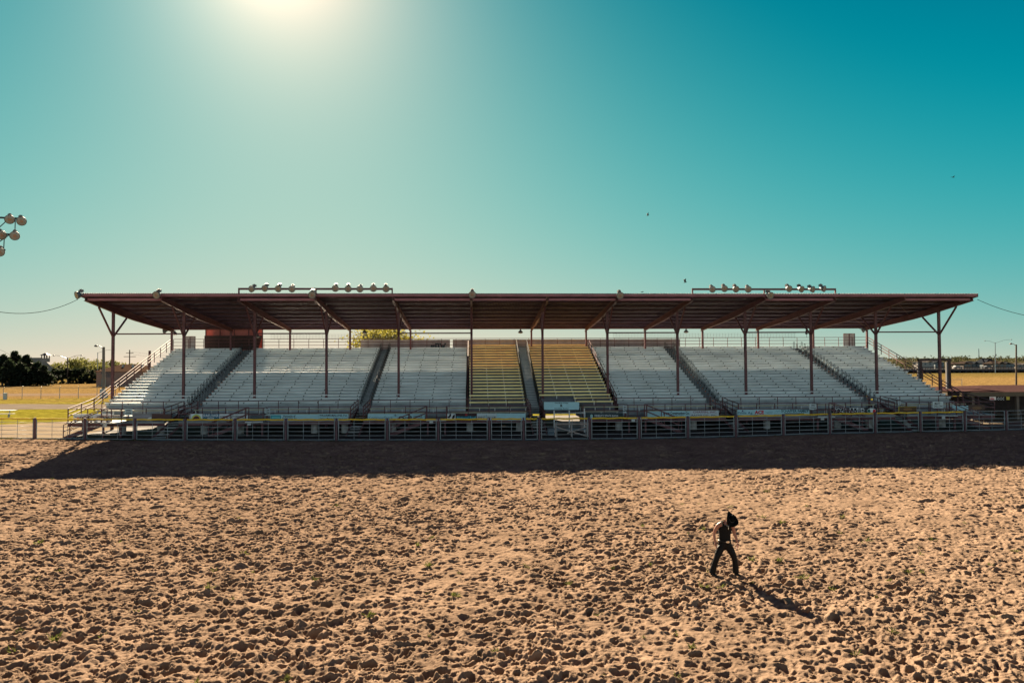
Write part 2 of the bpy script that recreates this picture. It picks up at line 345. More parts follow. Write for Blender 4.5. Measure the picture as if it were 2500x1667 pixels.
# aisles
AIS = [(-23.8,-22.65),(-9.6,-8.55),(20.25,21.35),(34.25,35.3)]
shadesoil = mat('shade_soil', (.022,.017,.015), .95, var=.35, scale=1.5, bump=.4)  # ground under the stand made near-black: its shade put into the colour
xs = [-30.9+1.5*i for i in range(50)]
sheet('shade_soil', [(x, float(fenceY(x))+.35) for x in xs], [(x, 76.1) for x in xs], shadesoil, .004)
hoops_up = MB()
def hoop(mb, x, i):
    y = Y00+RUN*i-.2; z = srow(i,'s')-.40
    mb.tube([(x-.06,y,z),(x-.06,y,z+.8),(x-.045,y,z+.86),(x,y,z+.88),(x+.045,y,z+.86),(x+.06,y,z+.8),(x+.06,y,z)], .022, 6)
for ai, (x0, x1) in enumerate(AIS):
    mb = MB(); stepmesh(mb, x0, x1, 's', True); aisle = mb.build('aisle_stair', deckm, GS)
    for i in range(NR):
        for x in (x0+.1, x1-.1):
            if i < 12: h = MB(); hoop(h, x, i); h.build('hoop_rail', blackm, aisle)
            else: hoop(hoops_up, x, i)
    lt = MB()
    for i in range(NR-1):
        y = Y00+RUN*i-.45+.0; z = srow(i,'s')-.40
        text(lt, 'ABCDEFGHJKLMNPQRSTUVW'[i], (x1-.36,y-.012 if i == 0 else y+RUN*.45-.012,z-.115), (.12,0,0), (0,0,.11), bold=.03)
    lt.build('row_letters', orange_l, aisle)
hoops_up.build('upper_hoop_rails', blackm, GS)['kind'] = 'stuff'
mb = MB(); x0, x1 = 4.5, 5.68; stepmesh(mb, x0, x1, 'y', True); cs = mb.build('centre_stair', deckm, GS)
no = MB()
for i in range(NR):
    for dy, dz in ((0, -.131 if i else 0),(RUN*.45, 0)):
        if i == 0 and dy: continue
        y = Y00+RUN*i-.45+dy; z = srow(i,'y')-.40+dz; no.box(x0+.12,x1-.12,y-.02,y+.05,z-.025,z+.02)
no.build('step_nosing', whitep, cs)
for x in (x0+.05, x1-.05):
    mb = MB(); A = lambda i: (x, Y00+RUN*i-.45, srow(i,'y')-.40)
    for dz in (.45, .85): mb.tube([Vector(A(0))+Vector((0,0,dz)), Vector(A(20))+Vector((0,0,dz))], .03, 6)
    for i in range(0, 21): mb.tube([A(i), Vector(A(i))+Vector((0,0,.86))], .026, 6)
    mb.bar(Vector(A(0))-Vector((0,0,.05)), Vector(A(20))-Vector((0,0,.05)), .04, .3)
    mb.build('stair_rail', blackm, cs)
def railrun(mb, p, q, hs, step, r=.035, hp=None):
    p = Vector(p); q = Vector(q)
    for h in hs: mb.bar(p+Vector((0,0,h)), q+Vector((0,0,h)), r*1.6, r*1.6)
    n = max(1, round((q-p).length/step))
    for i in range(n+1): c = p+(q-p)*(i/n); mb.bar(c, c+Vector((0,0,(hp or max(hs))-.03)), r*1.5)
# end + divider rails
for x, nm in ((-31.0,'end_rail'),(42.75,'end_rail')):
    mb = MB(); railrun(mb, (x,61.3,1.75),(x,76.6,7.22),(.42,.72,1.0),1.45); railrun(mb, (x,57.45,1.15),(x,61.25,1.75),(.42,.7,1.0),1.9); mb.build(nm, maroon, GS)
mb = MB(); railrun(mb, (-.49,61.6,1.8),(-.49,76.4,7.1),(.45,.85),1.4); mb.build('divider_rail', maroon, GS)
mb = MB(); railrun(mb, (12.28,61.6,1.8),(12.28,76.4,7.1),(.45,.85),1.4); mb.build('divider_rail', maroon, GS)
mb = MB(); railrun(mb, (-30.9,76.65,6.9),(42.7,76.65,6.9),(.25,.58,.92,1.24),1.54, .03); mb.build('rear_rail', maroon, GS)
for xa, xb in ((-21,-8),(15,35)):
    mb = MB()
    for k in range(int((xb-xa)/.33)+1): mb.tube([(xa+k*.33,76.75,8.0),(xa+k*.33,76.75,8.62)], .009, 4)
    for z in (8.2,8.4,8.6): mb.tube([(xa,76.75,z),(xb,76.75,z)], .009, 4)
    mb.build('wire_mesh', steel, GS)
# rear skirt under the top row with an opening for the tunnel
mb = MB()
for xa, xb in ((-30.4,6.2),(11.0,42.3)):
    n = int((xb-xa)/.3)
    mb.add([(xa+(xb-xa)*i/n,76.2+(.03 if i%2 else 0),z) for z in (0,6.65) for i in range(n+1)], [(i,i+1,n+2+i,n+1+i) for i in range(n)])
mb.build('rear_cladding', darkb, GS)
# walkway floor and box benches between the openings
openX = sorted([(a+.02,b-.02) for a,b in AIS]+[(4.55,8.75)])
def spans(a, b, ops):
    out = []; c = a
    for o0, o1 in sorted(ops):
        if o1 <= c or o0 >= b: continue
        if o0 > c: out.append((c, o0))
        c = o1
    if c < b: out.append((c, b))
    return out
PLAT = []
for pa, pb, d in ((255,304,-1),(604,647,-1),(1042,1090,-1),(1530,1576,1),(1988,2030,1),(2279,2326,1)):
    PLAT.append((at(pa,1012,56.9).x, at(pb,1012,56.9).x, d))
for a, b in spans(-30.95, 42.7, openX):
    mb = MB(); mb.box(a,b,57.35,61.74,1.03,1.15); mb.box(a,b,59.55,61.72,1.153,1.42); mb.build('walkway', deckm, GS)
    mb = MB(); mb.box(a,b,57.36,57.44,.78,1.02); mb.build('walkway_beam', maroon, GS)
bo = openX+[(p[0]-.05,p[1]+.05) for p in PLAT]
for a, b in spans(-30.4, 42.3, bo):
    if b-a < .8: continue
    mb = MB(); mb.box(a+.25,b-.25,58.55,58.85,1.50,1.56)
    n = max(1, round((b-a)/1.35))
    for i in range(n+1): x = a+.35+(b-a-.7)*i/n; mb.box(x-.03,x+.03,58.52,58.58,1.152,1.50,1); mb.box(x-.03,x+.03,58.78,58.84,1.152,1.50,1)
    mb.build('box_bench', [cream, whitep], GS)
for a, b in spans(-30.4, 42.3, openX):
    mb = MB(); mb.box(a+.1,b-.1,60.1,60.4,1.77,1.84)
    n = max(1, round((b-a)/1.35))
    for i in range(n+1): x = a+.2+(b-a-.4)*i/n; mb.box(x-.03,x+.03,60.2,60.3,1.42,1.77,1)
    mb.build('box_bench', [cream, whitep], GS)
    mb = MB(); railrun(mb, (a+.03,61.25,1.42),(b-.03,61.25,1.42),(1.05,),1.55,.03); mb.build('front_rail', maroon, GS)
for a, b in spans(-30.95, 42.7, bo):
    if b-a < .5: continue
    mb = MB(); railrun(mb, (a,57.4,1.15),(b,57.4,1.15),(.55,1.0),1.52,.034); mb.build('guard_rail', maroon, GS)
# aisle mouth stairs
for x0, x1 in openX[:]:
    if x0 == 4.55: x1 = 5.65
    mb = MB()
    for k in range(10): mb.box(x0+.1,x1-.1,55.3+.62*k,55.3+.62*k+.34,.18*k+.07,.18*k+.11)
    mb.build('entry_stair', steel, GS)
    for x in (x0+.03, x1-.03):
        mb = MB(); railrun(mb, (x,57.45,1.15),(x,61.2,1.5),(.35,.68,1.0),1.25,.03)
        mb.bar((x,55.25,.06),(x,61.3,1.83), .04, .2); mb.build('stair_rail', maroon, GS)
for x0, x1, d in PLAT:
    mb = MB(); mb.box(x0,x1,56.35,57.34,1.05,1.16); ps = mb.build('landing', deckm, GS)
    mb = MB(); mb.box(x0,x1,56.28,56.345,1.07,1.155); mb.build('landing_edge', whitep, ps)
    xa = x0 if d < 0 else x1
    mb = MB(); railrun(mb, (x0 if d > 0 else x0+.05, 56.38,1.16),(x1 if d < 0 else x1-.05,56.38,1.16),(.5,1.0),.9,.032)
    xo = x1 if d < 0 else x0; railrun(mb, (xo,56.42,1.16),(xo,57.3,1.16),(.5,1.0),.9,.032); mb.build('landing_rail', maroon, ps)
    mb = MB()
    for k in range(6): mb.box(min(xa+d*(.45*k+.02),xa+d*(.45*k+.36)),max(xa+d*(.45*k+.02),xa+d*(.45*k+.36)),56.45,57.25,1.0-.19*k-.04,1.0-.19*k)
    mb.build('stair_tread', steel, ps)
    for y in (56.42, 57.28):
        mb = MB(); mb.bar((xa,y,1.05),(xa+d*2.75,y,-.02), .05, .24)
        for h in (.5, 1.0): mb.bar((xa,y,1.16+h),(xa+d*2.75,y,.0+h), .055)
        for t in (0,.5,1): mb.bar((xa+d*2.75*t,y,1.1-1.1*t),(xa+d*2.75*t,y,2.15-1.15*t), .05)
        mb.build('stair_rail', maroon, ps)
    for x in (x0+.1, x1-.1): mb = MB(); mb.box(x-.06,x+.06,56.5,56.62,0,1.04); mb.build('landing_post', maroon, ps)
    mb = MB(); c = (x0*.75+x1*.25); mb.box(c-.13,c+.13,56.24,56.27,.86,1.06); mb.build('number_plate', whitep, ps)
for px in (299,393,499,587,768,842,960,1147,1268,1510,1693,1872,2045,2122,2215,2300):
    x = at(px,1045,58.6).x
    mb = MB(); mb.lathe([(.27,0),(.27,1.02)], (x,58.6,0), (0,0,1), 14); mb.build('pier', conc, GS, smooth=False)
# tunnel side walls
mb = MB(); n = 30
mb.add([(8.72+.03*(i%2)+2.3*i/n,57.6+18.6*i/n,z) for z in (0,1.95) for i in range(n+1)], [(i,i+1,n+2+i,n+1+i) for i in range(n)])
mb.box(8.55,9.35,57.5,57.58,0,1.0); mb.build('tunnel_wall', mat('tunnel_tin', (.14,.10,.085), .7, var=.3), GS)
mb = MB(); mb.box(5.62,5.74,57.45,61.7,0,1.9); mb.build('tunnel_wall', darkb, GS)
# ------------------------------------------------------------------ signs and banners
def colm(c, r=.55): return mat('sign_%d_%d_%d' % tuple(int(v*255) for v in c), c, r, var=.08, scale=2)
WHT, LBL, BLK, NVY, GRY = (.55,.60,.62), (.30,.50,.55), (.012,.012,.015), (.015,.10,.17), (.22,.225,.24)
INK, RED = (.02,.02,.025), (.45,.02,.03)
def sign(name, px0, py0, px1, py1, col, texts, label, cat='banner', Y=57.30, group=None, deco=None, yaw=0):
    a = at(px0, py1, Y); b = at(px1, py1, Y); t = at(px0, py0, Y); tb = at(px1, py0, Y)
    th = .03; th = T(name, (a.x, Y, a.z), label, cat, group)
    V = Vector((0,0,t.z-a.z)); U = Vector((b.x-a.x,0,b.z-a.z)); O = Vector(a)
    mb = MB(); q = [O,O+U,O+U+V,O+V]; d = Vector((0,.03,0)); mb.add(q+[p+d for p in q], [(0,1,2,3),(7,6,5,4),(0,4,5,1),(1,5,6,2),(2,6,7,3),(3,7,4,0)])
    mb.build('board', colm(col), th)
    e = Vector((0,-.006,0))
    for s, u0, u1, v0, v1, c, bd in texts:
        m2 = MB(); text(m2, s, O+U*u0+V*v0+e, U*(u1-u0), V*(v1-v0), bold=bd); m2.build('lettering', colm(c), th)
    for i, (poly, c) in enumerate(deco or []):
        m2 = MB(); off = Vector((0,-.004-.004*i,0)); m2.add([O+U*u+V*v+off for u,v in poly], [tuple(range(len(poly)))]); m2.build('emblem', colm(c), th)
    return th
def ell(cx, cy, rx, ry, n=20, a0=0, a1=2*math.pi): return [(cx+rx*math.cos(a0+(a1-a0)*i/(n-1 if a1-a0 < 6.2 else n)), cy+ry*math.sin(a0+(a1-a0)*i/(n-1 if a1-a0 < 6.2 else n))) for i in range(n)]
SB = 'sponsor banners along the front guard rail'
sign('sponsor_banner', 179,1010,274,1029, WHT, [('ONIDA',.26,.52,.3,.62,INK,.01),('JOURNAL',.60,.97,.22,.75,INK,.02)], 'white banner with red bull horns emblem and the word ONIDA', group=SB,
     deco=[([(.02,.85),(.05,.55),(.12,.45),(.19,.55),(.22,.85),(.18,.62),(.12,.58),(.06,.62)],INK),(ell(.12,.35,.035,.22),RED)])
sign('sponsor_banner', 323,1010,370,1027, GRY, [], 'faded grey banner with a pale corner beside the brown one', group=SB, deco=[([(.68,0),(1,0),(1,.55),(.85,.45)],(.6,.66,.64)),([(.12,.5),(.9,.58),(.9,.75),(.12,.7)],(.25,.26,.30))])
sign('sponsor_banner', 370.5,1011,418,1027, (.07,.035,.03), [], 'dark brown banner left of the first aisle stair', group=SB)
sign('sponsor_banner', 465,1010,494,1026, WHT, [], 'white banner with a dark half circle under a rainbow arc', group=SB,
     deco=[(ell(.5,.0,.45,.95,20,0,math.pi),(.25,.5,.2)),(ell(.5,.0,.38,.82,20,0,math.pi),(.6,.4,.05)),(ell(.5,.0,.31,.68,20,0,math.pi),(.06,.02,.03))])
sign('sponsor_banner', 494.8,1010,535,1026, NVY, [('SUNFLOWER',.03,.97,.5,.95,WHT,.02),('BANK',.3,.72,.05,.45,WHT,.02)], 'dark blue banner reading SUNFLOWER BANK in white', group=SB)
sign('sponsor_banner', 535.3,1010.5,605,1026, WHT, [('FORD COUNTY FEEDYARD',.04,.9,.3,.78,INK,.01)], 'pale banner reading FORD COUNTY FEEDYARD', group=SB)
sign('sponsor_banner', 660,1011,777.5,1026, LBL, [('Hancocks of',.27,.52,.5,.9,INK,.02),('Dodge City, Inc',.25,.55,.08,.45,INK,.02),], 'light blue banner reading Hancocks of Dodge City', group=SB,
     deco=[([(.01,.1),(.22,.1),(.22,.85),(.01,.85)],(.03,.25,.30)),([(.03,.3),(.2,.3),(.2,.65),(.03,.65)],(.12,.42,.46))])
sign('sponsor_banner', 778,1010,849.5,1025.5, LBL, [('WILLIAMS-MALONE, P.A.',.02,.98,.52,.92,INK,.02),('Terry J. Malone Attorney at Law',.03,.97,.12,.42,INK,.01)], 'pale banner reading WILLIAMS-MALONE left of the second aisle', group=SB)
sign('sponsor_banner', 898,1010,971,1026, LBL, [('CommonSpirit',.03,.83,.12,.62,(.05,.07,.09),.0)], 'light blue banner reading CommonSpirit with small cross of dots', group=SB,
     deco=[([(.91,.6),(.925,.6),(.925,.95),(.91,.95)],INK),([(.87,.72),(.965,.72),(.965,.8),(.87,.8)],INK)])
sign('sponsor_banner', 971.3,1010,1037,1026, LBL, [('Cargill',.03,.52,.02,.66,INK,.03),('LIVESTOCK\nTRANSPORT',.56,.92,.1,.72,INK,.01)], 'light blue banner reading Cargill with a dark leaf arc', group=SB,
     deco=[([(.27,.7),(.36,.9),(.44,.86),(.5,.6),(.42,.74),(.35,.78)],INK)])
sign('sponsor_banner', 1092,1010,1112,1026, WHT, [], 'white banner splashed with black cow hide patches', group=SB,
     deco=[([(.0,.5),(.2,.7),(.3,1),(.5,.95),(.45,.6),(.2,.3)],INK),([(.55,.3),(.7,.8),(.95,.9),(.9,.4),(.7,.2)],INK)])
sign('sponsor_banner', 1112.3,1009,1164,1026, (.03,.012,.014), [('National Beef',.06,.96,.12,.6,(.03,.3,.4),.03)], 'dark banner with teal lettering reading National Beef', group=SB,
     deco=[([(.03,.05),(.97,.05),(.97,.62),(.03,.62)],(.01,.06,.09)),(ell(.5,.8,.06,.14),(.3,.02,.02))])
sign('sponsor_banner', 1164.4,1009,1212,1025.5, (.42,.5,.52), [('DODGE CITY',.04,.44,.25,.6,INK,.02),('DAILY GLOBE',.52,.96,.25,.6,INK,.02)], 'white banner reading DODGE CITY DAILY GLOBE', group=SB,
     deco=[([(.465,.2),(.49,.2),(.49,.85),(.465,.85)],(.05,.25,.3))])
sign('sponsor_banner', 1212.4,1009,1283,1026, LBL, [], 'blank light blue banner beside the centre stair', group=SB)
sign('arch_sign', 1328,981,1414,1000, LBL, [('Dodge City',.31,.69,.76,.95,INK,.03),('R',.465,.53,.36,.70,INK,.05),('Roundup Rodeo',.30,.70,.06,.22,INK,.03)], 'light blue board over the tunnel reading Dodge City Roundup Rodeo', 'sign', Y=57.2)
sign('sponsor_banner', 1430,1008,1521,1024, (.012,.03,.035), [('8',.12,.19,.08,.8,(.35,.6,.6),.03),('FIDELITY STATE BANK',.24,.88,.42,.75,WHT,.01),('& TRUST COMPANY',.36,.76,.1,.3,WHT,.0)], 'black banner with white lettering FIDELITY STATE BANK', group=SB)
sign('sponsor_banner', 1577,1004,1617,1019, LBL, [], 'blank pale banner behind the sloping stair rails', group=SB)
sign('sponsor_banner', 1617.3,1003,1684.5,1017, LBL, [('Broce Construction Co.',.03,.98,.38,.9,INK,.03),('DODGE CITY',.24,.78,.0,.28,INK,.01)], 'pale banner reading Broce Construction Co.', group=SB)
sign('sponsor_banner', 1685,1002,1755,1016, (.40,.47,.5), [('CHAFFIN, INC.',.1,.93,.5,.92,(.16,.02,.05),.01),('RAYNE CO., INC.',.05,.95,.0,.34,(.05,.05,.08),.01)], 'pale banner with dark red lettering reading CHAFFIN, INC.', group=SB)
sign('sponsor_banner', 1800,1000,1840,1013, LBL, [('Pride Ag',.03,.93,.1,.62,(.02,.08,.12),.01)], 'light blue banner reading Pride Ag with small dark star', group=SB,
     deco=[(ell(.33,.76,.05,.17,6),(.05,.02,.12))])
sign('sponsor_banner', 1840.3,999.5,1890,1012.5, LBL, [('ACE',.04,.5,.12,.85,RED,.05),('The helpful place\nDodge City',.56,.96,.2,.7,(.1,.2,.22),.0)], 'light blue banner reading ACE in red', group=SB)
sign('sponsor_banner', 1890.3,999,1976,1011.5, LBL, [('SCHAFFER FAMILY',.20,.98,.42,.95,(.01,.06,.07),.03)], 'light blue banner reading SCHAFFER FAMILY with line drawing', group=SB,
     deco=[([(.01,.4),(.06,.75),(.1,.6),(.15,.85),(.19,.5),(.145,.75),(.1,.5),(.06,.65)],(.12,.3,.33)),([(.27,.08),(.86,.08),(.84,.26),(.29,.26)],INK)])
sign('sponsor_banner', 2030,995,2141,1007.5, BLK, [('WINTER',.06,.74,.55,.95,WHT,.01),('LIVESTOCK',.04,.74,.05,.42,WHT,.01)], 'black banner reading WINTER LIVESTOCK with red and white oval', group=SB,
     deco=[(ell(.88,.42,.1,.46),(.5,.55,.55)),(ell(.88,.42,.095,.42),(.02,.10,.08)),(ell(.90,.42,.075,.40,16,-math.pi/2,math.pi/2),RED),([(.80,.62),(.85,.9),(.92,.9),(.965,.62),(.92,.72),(.9,.1),(.86,.1),(.845,.72)],(.6,.65,.65))])
sign('sponsor_banner', 2194,992,2238,1005, (.07,.035,.012), [], 'dark brown picture banner with bright yellow edges', group=SB,
     deco=[([(0,0),(.03,0),(.03,1),(0,1)],(.55,.4,.03)),([(.03,.9),(1,.9),(1,1),(.03,1)],(.4,.28,.03)),(ell(.5,.5,.25,.25),(.18,.09,.03))])
sign('sponsor_banner', 2326,990,2364,1002, LBL, [], 'plain light blue panel near the right end of the rail', group=SB)
sign('sponsor_banner', 2365,988,2405,1001, (.06,.03,.02), [], 'dark rusty banner at the far right end of the rail', group=SB, deco=[(ell(.5,.4,.3,.3),(.14,.07,.03))])
SG = 'name signs hung at the stair landings'
sign('name_sign', 304,997,323,1014, (.38,.48,.50), [], 'grey blue name sign on the leftmost stair landing', 'sign', Y=56.25, group=SG, deco=[([(.2,.72),(.8,.78),(.8,.88),(.2,.82)],INK),([(.2,.5),(.8,.56),(.8,.66),(.2,.6)],INK),([(.12,.2),(.88,.28),(.88,.42),(.12,.34)],INK)])
sign('name_sign', 648,998,659.5,1014, (.36,.44,.45), [], 'narrow grey name sign left of the Hancocks banner', 'sign', Y=57.2, group=SG, deco=[([(.2,.72),(.8,.78),(.8,.88),(.2,.82)],INK),([(.2,.5),(.8,.56),(.8,.66),(.2,.6)],INK),([(.12,.2),(.88,.28),(.88,.42),(.12,.34)],INK)])
sign('name_sign', 1521.3,990,1529.3,1008, (.38,.44,.46), [], 'narrow grey name sign right of the FIDELITY banner', 'sign', Y=57.2, group=SG, deco=[([(.2,.72),(.8,.78),(.8,.88),(.2,.82)],INK),([(.2,.5),(.8,.56),(.8,.66),(.2,.6)],INK),([(.12,.2),(.88,.28),(.88,.42),(.12,.34)],INK)])
sign('name_sign', 1976.3,985,1994,1000, (.45,.52,.53), [('DOC',.28,.75,.55,.9,INK,.03)], 'pale name sign reading DOC beside a landing', 'sign', Y=56.9, group=SG, deco=[([(.12,.28),(.88,.22),(.88,.32),(.12,.38)],INK)])
sign('name_sign', 2277.5,980,2303,996, (.46,.53,.54), [('MATT',.18,.72,.5,.88,INK,.02),('DILLON',.1,.92,.12,.45,INK,.02)], 'pale name sign reading MATT DILLON near the right end', 'sign', Y=56.24, group=SG)
sign('letter_sign', 2193,979,2199,988, (.45,.52,.53), [('Q',.2,.8,.15,.85,INK,.02)], 'tiny pale letter plate on the last aisle rail', 'sign', Y=57.2)
mb = MB()
for i in (3, 2):
    z = srow(i-2,'y')-.07; y = Y00+RUN*(i-2)-.137
    text(mb, 'Dodge City Daily Globe', (6.55+.12*(3-i),y,z), (1.75,0,0), (0,0,.04), bold=.01)
mb.v = [(x,y-0.0,z) for x,y,z in mb.v]; mb.build('bench_lettering', colm((.2,.1,.03)), GS)
# ------------------------------------------------------------------ floodlights
def make_flood():
    r = T('floodlight', (0,0,0), 'x', 'floodlight')
    mb = MB(); mb.lathe([(.295,-.17),(.30,-.16),(.285,-.08),(.23,.06),(.15,.15),(.09,.19),(.085,.30)], (0,0,0), (0,1,0), 20); mb.build('reflector', reflm, r, smooth=True)
    mb = MB(); mb.lathe([(.275,-.172),(.2,-.185),(.09,-.19)], (0,0,0), (0,1,0), 20); mb.build('lens', lensm, r)
    mb = MB(); mb.lathe([(.105,-.191),(.09,-.20),(.04,-.203)], (0,0,0), (0,1,0), 14); mb.build('bulb', mat('lamp_bulb', (.26,.15,.10), .3, var=.3), r)
    mb = MB(); mb.tube([(.297*math.cos(2*math.pi*i/24), -.172, .297*math.sin(2*math.pi*i/24)) for i in range(25)], .018, 5); mb.build('rim', mat('lamp_rim', (.10,.10,.10), .5, .3), r)
    mb = MB(); mb.box(-.13,.13,.12,.40,.16,.36); mb.box(-.08,.08,.2,.3,.36,.42); mb.build('ballast_box', reflm, r)
    mb = MB(); mb.bar((0,.28,.2),(0,.30,-.12), .06); mb.bar((-.2,.1,-.02),(0,.33,-.06),.03); mb.bar((.2,.1,-.02),(0,.33,-.06),.03); mb.build('bracket', steel, r)
    return r
fl0 = make_flood(); fused = [0]
def flood(px, py, Y, label, group, tilt=12, turn=0, s=1.0, P=None):
    o = fl0 if not fused[0] else copy_tree(fl0); fused[0] += 1
    o.location = P or at(px, py, Y); o.rotation_euler = (R(tilt), 0, R(turn)); o.scale = (s,)*3; tag(o, label, 'floodlight', group); return o
G1 = 'floodlights clamped to the front roof edge'
for (px, py), lb, tn in zip(((192,720),(384.5,719.5),(763,719.5),(1153,718.5),(1513,721),(1878.6,721)),
     ('floodlight at the left corner of the roof edge','floodlight on roof edge above the second post','floodlight hung below the left light rack','floodlight on the middle of the roof edge above the yellow seats','floodlight on roof edge between the centre and the right rack','floodlight hung below the right light rack'), (-40,-12,0,0,5,18)):
    flood(px, py, 58.62, lb, G1, 16, tn)
ORD = ['first','second','third','fourth','fifth','sixth','seventh','eighth','ninth']
for side, xs_, b0, b1 in (('left',(616.6,648.7,681,713.8,819.4,850.3,879.6,911.5,942.1),581.7,959),('right',(1738,1767.6,1795.2,1825.6,1924.6,1954.4,1981.4,2008.7),1689,2040.6)):
    a = at(b0,706,59.3); b = at(b1,706,59.3); z = 11.56
    rk = T('light_rack', (a.x,59.3,11.2), 'long maroon steel rack carrying floodlights above the %s half of the roof' % side, 'light rack', 'light racks on the roof')
    mb = MB(); mb.box(a.x,b.x,59.25,59.35,z-.08,z+.08); mb.build('rail', maroon, rk)
    for x in (a.x+.05, b.x-.05, (a.x+b.x)/2): mb = MB(); mb.box(x-.05,x+.05,59.24,59.36,roofz(59.3)+.05,z-.082); mb.build('upright', maroon, rk)
    for i, px in enumerate(xs_):
        tn = (-25,-15,-10,0,0,5,0,8,12)[i] if side == 'left' else (0,0,5,-5,10,25,32,38)[i]
        flood(px, 0, 0, 'weathered round floodlight, %s from the left on the %s roof rack' % (ORD[i], side), 'floodlights on the roof racks', 8+4*((i*7) % 3), tn, P=(at(px,706,59.0).x, 59.0, z+.03*((i*5) % 3-1)), s=.9)
# pendant lamps
def make_pend():
    r = T('pendant_lamp', (0,0,0), 'x', 'lamp')
    mb = MB(); mb.lathe([(.27,-.26),(.25,-.2),(.14,-.05),(.07,.0),(.06,.1)], (0,0,0), (0,0,1), 16); mb.build('shade', reflm, r, smooth=True)
    mb = MB(); mb.lathe([(.24,-.25),(.16,-.31),(.05,-.34)], (0,0,0), (0,0,1), 14); mb.build('globe', lensm, r, smooth=True)
    mb = MB(); mb.tube([(0,0,.1),(0,0,.55)], .02); mb.build('stem', maroon, r); return r
pe0 = make_pend(); k = 0
for px, py, tl, lb in ((406,806,80,'lamp under the left roof end facing sideways'),(427,810,0,'lamp under the left roof end beside the rear post'),(629,817,0,'lamp hanging in front of the dark booth screen'),(890,802,0,'lamp hanging in front of the leafy tree'),(1270.7,804,0,'lamp hanging above the centre stair'),(1675,802,0,'lamp hanging above the right hand aisle hoops'),(2104,797,-70,'lamp under the right roof end')):
    o = pe0 if k == 0 else copy_tree(pe0); k += 1; p = at(px,py,74.6); p.z = min(p.z, roofz(74.6)-.62); o.location = p; o.rotation_euler = (0,R(tl),0); tag(o, lb, 'lamp', 'lamps hanging under the rear of the roof')
mb = MB(); p = at(1969,812,74.5); mb.lathe([(.05,.28),(.10,.2),(.13,0),(.13,-.14),(.03,-.2)], p, (0,0,1), 10); mb.tube([(p.x,p.y,p.z-.15),(p.x+.02,p.y,p.z-.5)], .02); mb.tube([(p.x,p.y,p.z+.26),(p.x,p.y,roofz(74.5)-.22)], .02); tag(mb.build('loudspeaker', blackm, org=p), 'small black horn loudspeaker hanging under the roof at right', 'loudspeaker')
# ------------------------------------------------------------------ arena fence
AF = T('arena_fence', (1,51.7,0), 'grey pipe arena fence with maroon posts and yellow padded top rail', 'fence')
fpx = [-38,84.8,207.4,329.4,451.9,573.9,697.9,821.4,945.5,1070.2,1194.9,1278.3,1317,1439.8,1560.9,1679.6,1796.9,1912.7,2026.2,2137.2,2247.6,2356.2,2457.7,2562]
fpos = []
for px in fpx:
    x = 0
    Y = 53.
    for _ in range(6): x = at(px,1066,Y).x; Y = float(fenceY(x))
    fpos.append(Vector((x,Y,0)))
post_m = mat('fence_maroon', (.085,.042,.05), .6, var=.35, scale=8)
pipe = mat('fence_pipe', (.25,.275,.285), .45, .1, var=.2, scale=4)
kick = mat('kick_board', (.05,.065,.08), .7, var=.3, scale=3)
for p in fpos: mb = MB(); mb.box(p.x-.065,p.x+.065,p.y-.065,p.y+.065,-.2,1.60); mb.build('fence_post', post_m, AF)
for i in range(len(fpos)-1):
    p, q = fpos[i], fpos[i+1]; d = (q-p).normalized(); p = p+d*.15; q = q-d*.15
    Zv = lambda z: Vector((0,0,z))
    mb = MB(); w = lambda: random.uniform(-.012,.012)
    for z in (.09,.37,.66,.95,1.24): mb.tube([p+Zv(z+w()),(p+q)/2+Zv(z+w()),q+Zv(z+w())], .021, 6)
    if i >= 21: mb.tube([p+Zv(1.53),q+Zv(1.53)], .025, 6)
    for t, r in ((0,.034),(1/3,.017),(2/3,.017),(1,.034)):
        if (q-p).length < 2 and t not in (0,1): continue
        c = p+(q-p)*t; mb.tube([c+Zv(.06),c+Zv(1.55 if t in (0,1) else 1.47)], r, 6)
    pn = mb.build('gate_panel' if i == 12 else 'fence_panel', pipe, AF, smooth=True)
    if i < 21:
        mb = MB(); m = [p+(q-p)*(k/8)+Zv(1.505+(.018*math.sin(k*1.9+i*2.3) if 0 < k < 8 else 0)) for k in range(9)]; mb.tube(m, .058, 9); mb.build('top_pad', rubberY, pn, smooth=True)
    mb = MB(); mb.bar(p-d*.1+Zv(-.05)+Vector((0,.06,0)), q+d*.1+Zv(-.05)+Vector((0,.06,0)), .03, .24); mb.build('kick_board', kick, AF)
# braced timber gate frame lying behind the centre gate
g = T('braced_gate', (7,55,0), 'pale braced timber gate frame behind the arena gate at the tunnel mouth', 'gate')
pale = mat('pale_timber', (.30,.25,.23), .75, var=.25, scale=5)
a = at(1355,1073,53.6); b = at(1437,1073,53.6); zt = .95
mb = MB(); mb.bar((a.x,53.6,zt),(b.x,53.6,zt), .07, .12); mb.build('top_bar', pale, g)
for x in (a.x+.06, (a.x+b.x)/2, b.x-.06): mb = MB(); mb.box(x-.06,x+.06,53.66,53.76,-.05,zt+(.06)); mb.build('upright', pale, g)
mb = MB(); mb.bar((a.x,53.52,.78),(b.x,53.52,.02), .05, .09); mb.build('diagonal', pale, g)
mb = MB(); mb.bar((b.x,53.46,.80),(a.x+.9,53.46,.3), .05, .08); mb.build('diagonal', pale, g)
g = T('loading_table', (6,55.4,0), 'low blue grey steel table behind the gate at the tunnel mouth', 'table')
a = at(1338,1046,55.2); b = at(1432,1046,55.2); bl = mat('bluegrey_paint', (.10,.14,.17), .6, var=.2)
mb = MB(); mb.box(a.x,b.x,54.9,55.7,a.z-.08,a.z); mb.build('table_top', bl, g)
mb = MB(); mb.box(a.x,a.x+.45,54.92,55.6,a.z-.55,a.z-.085); mb.build('cabinet', bl, g)
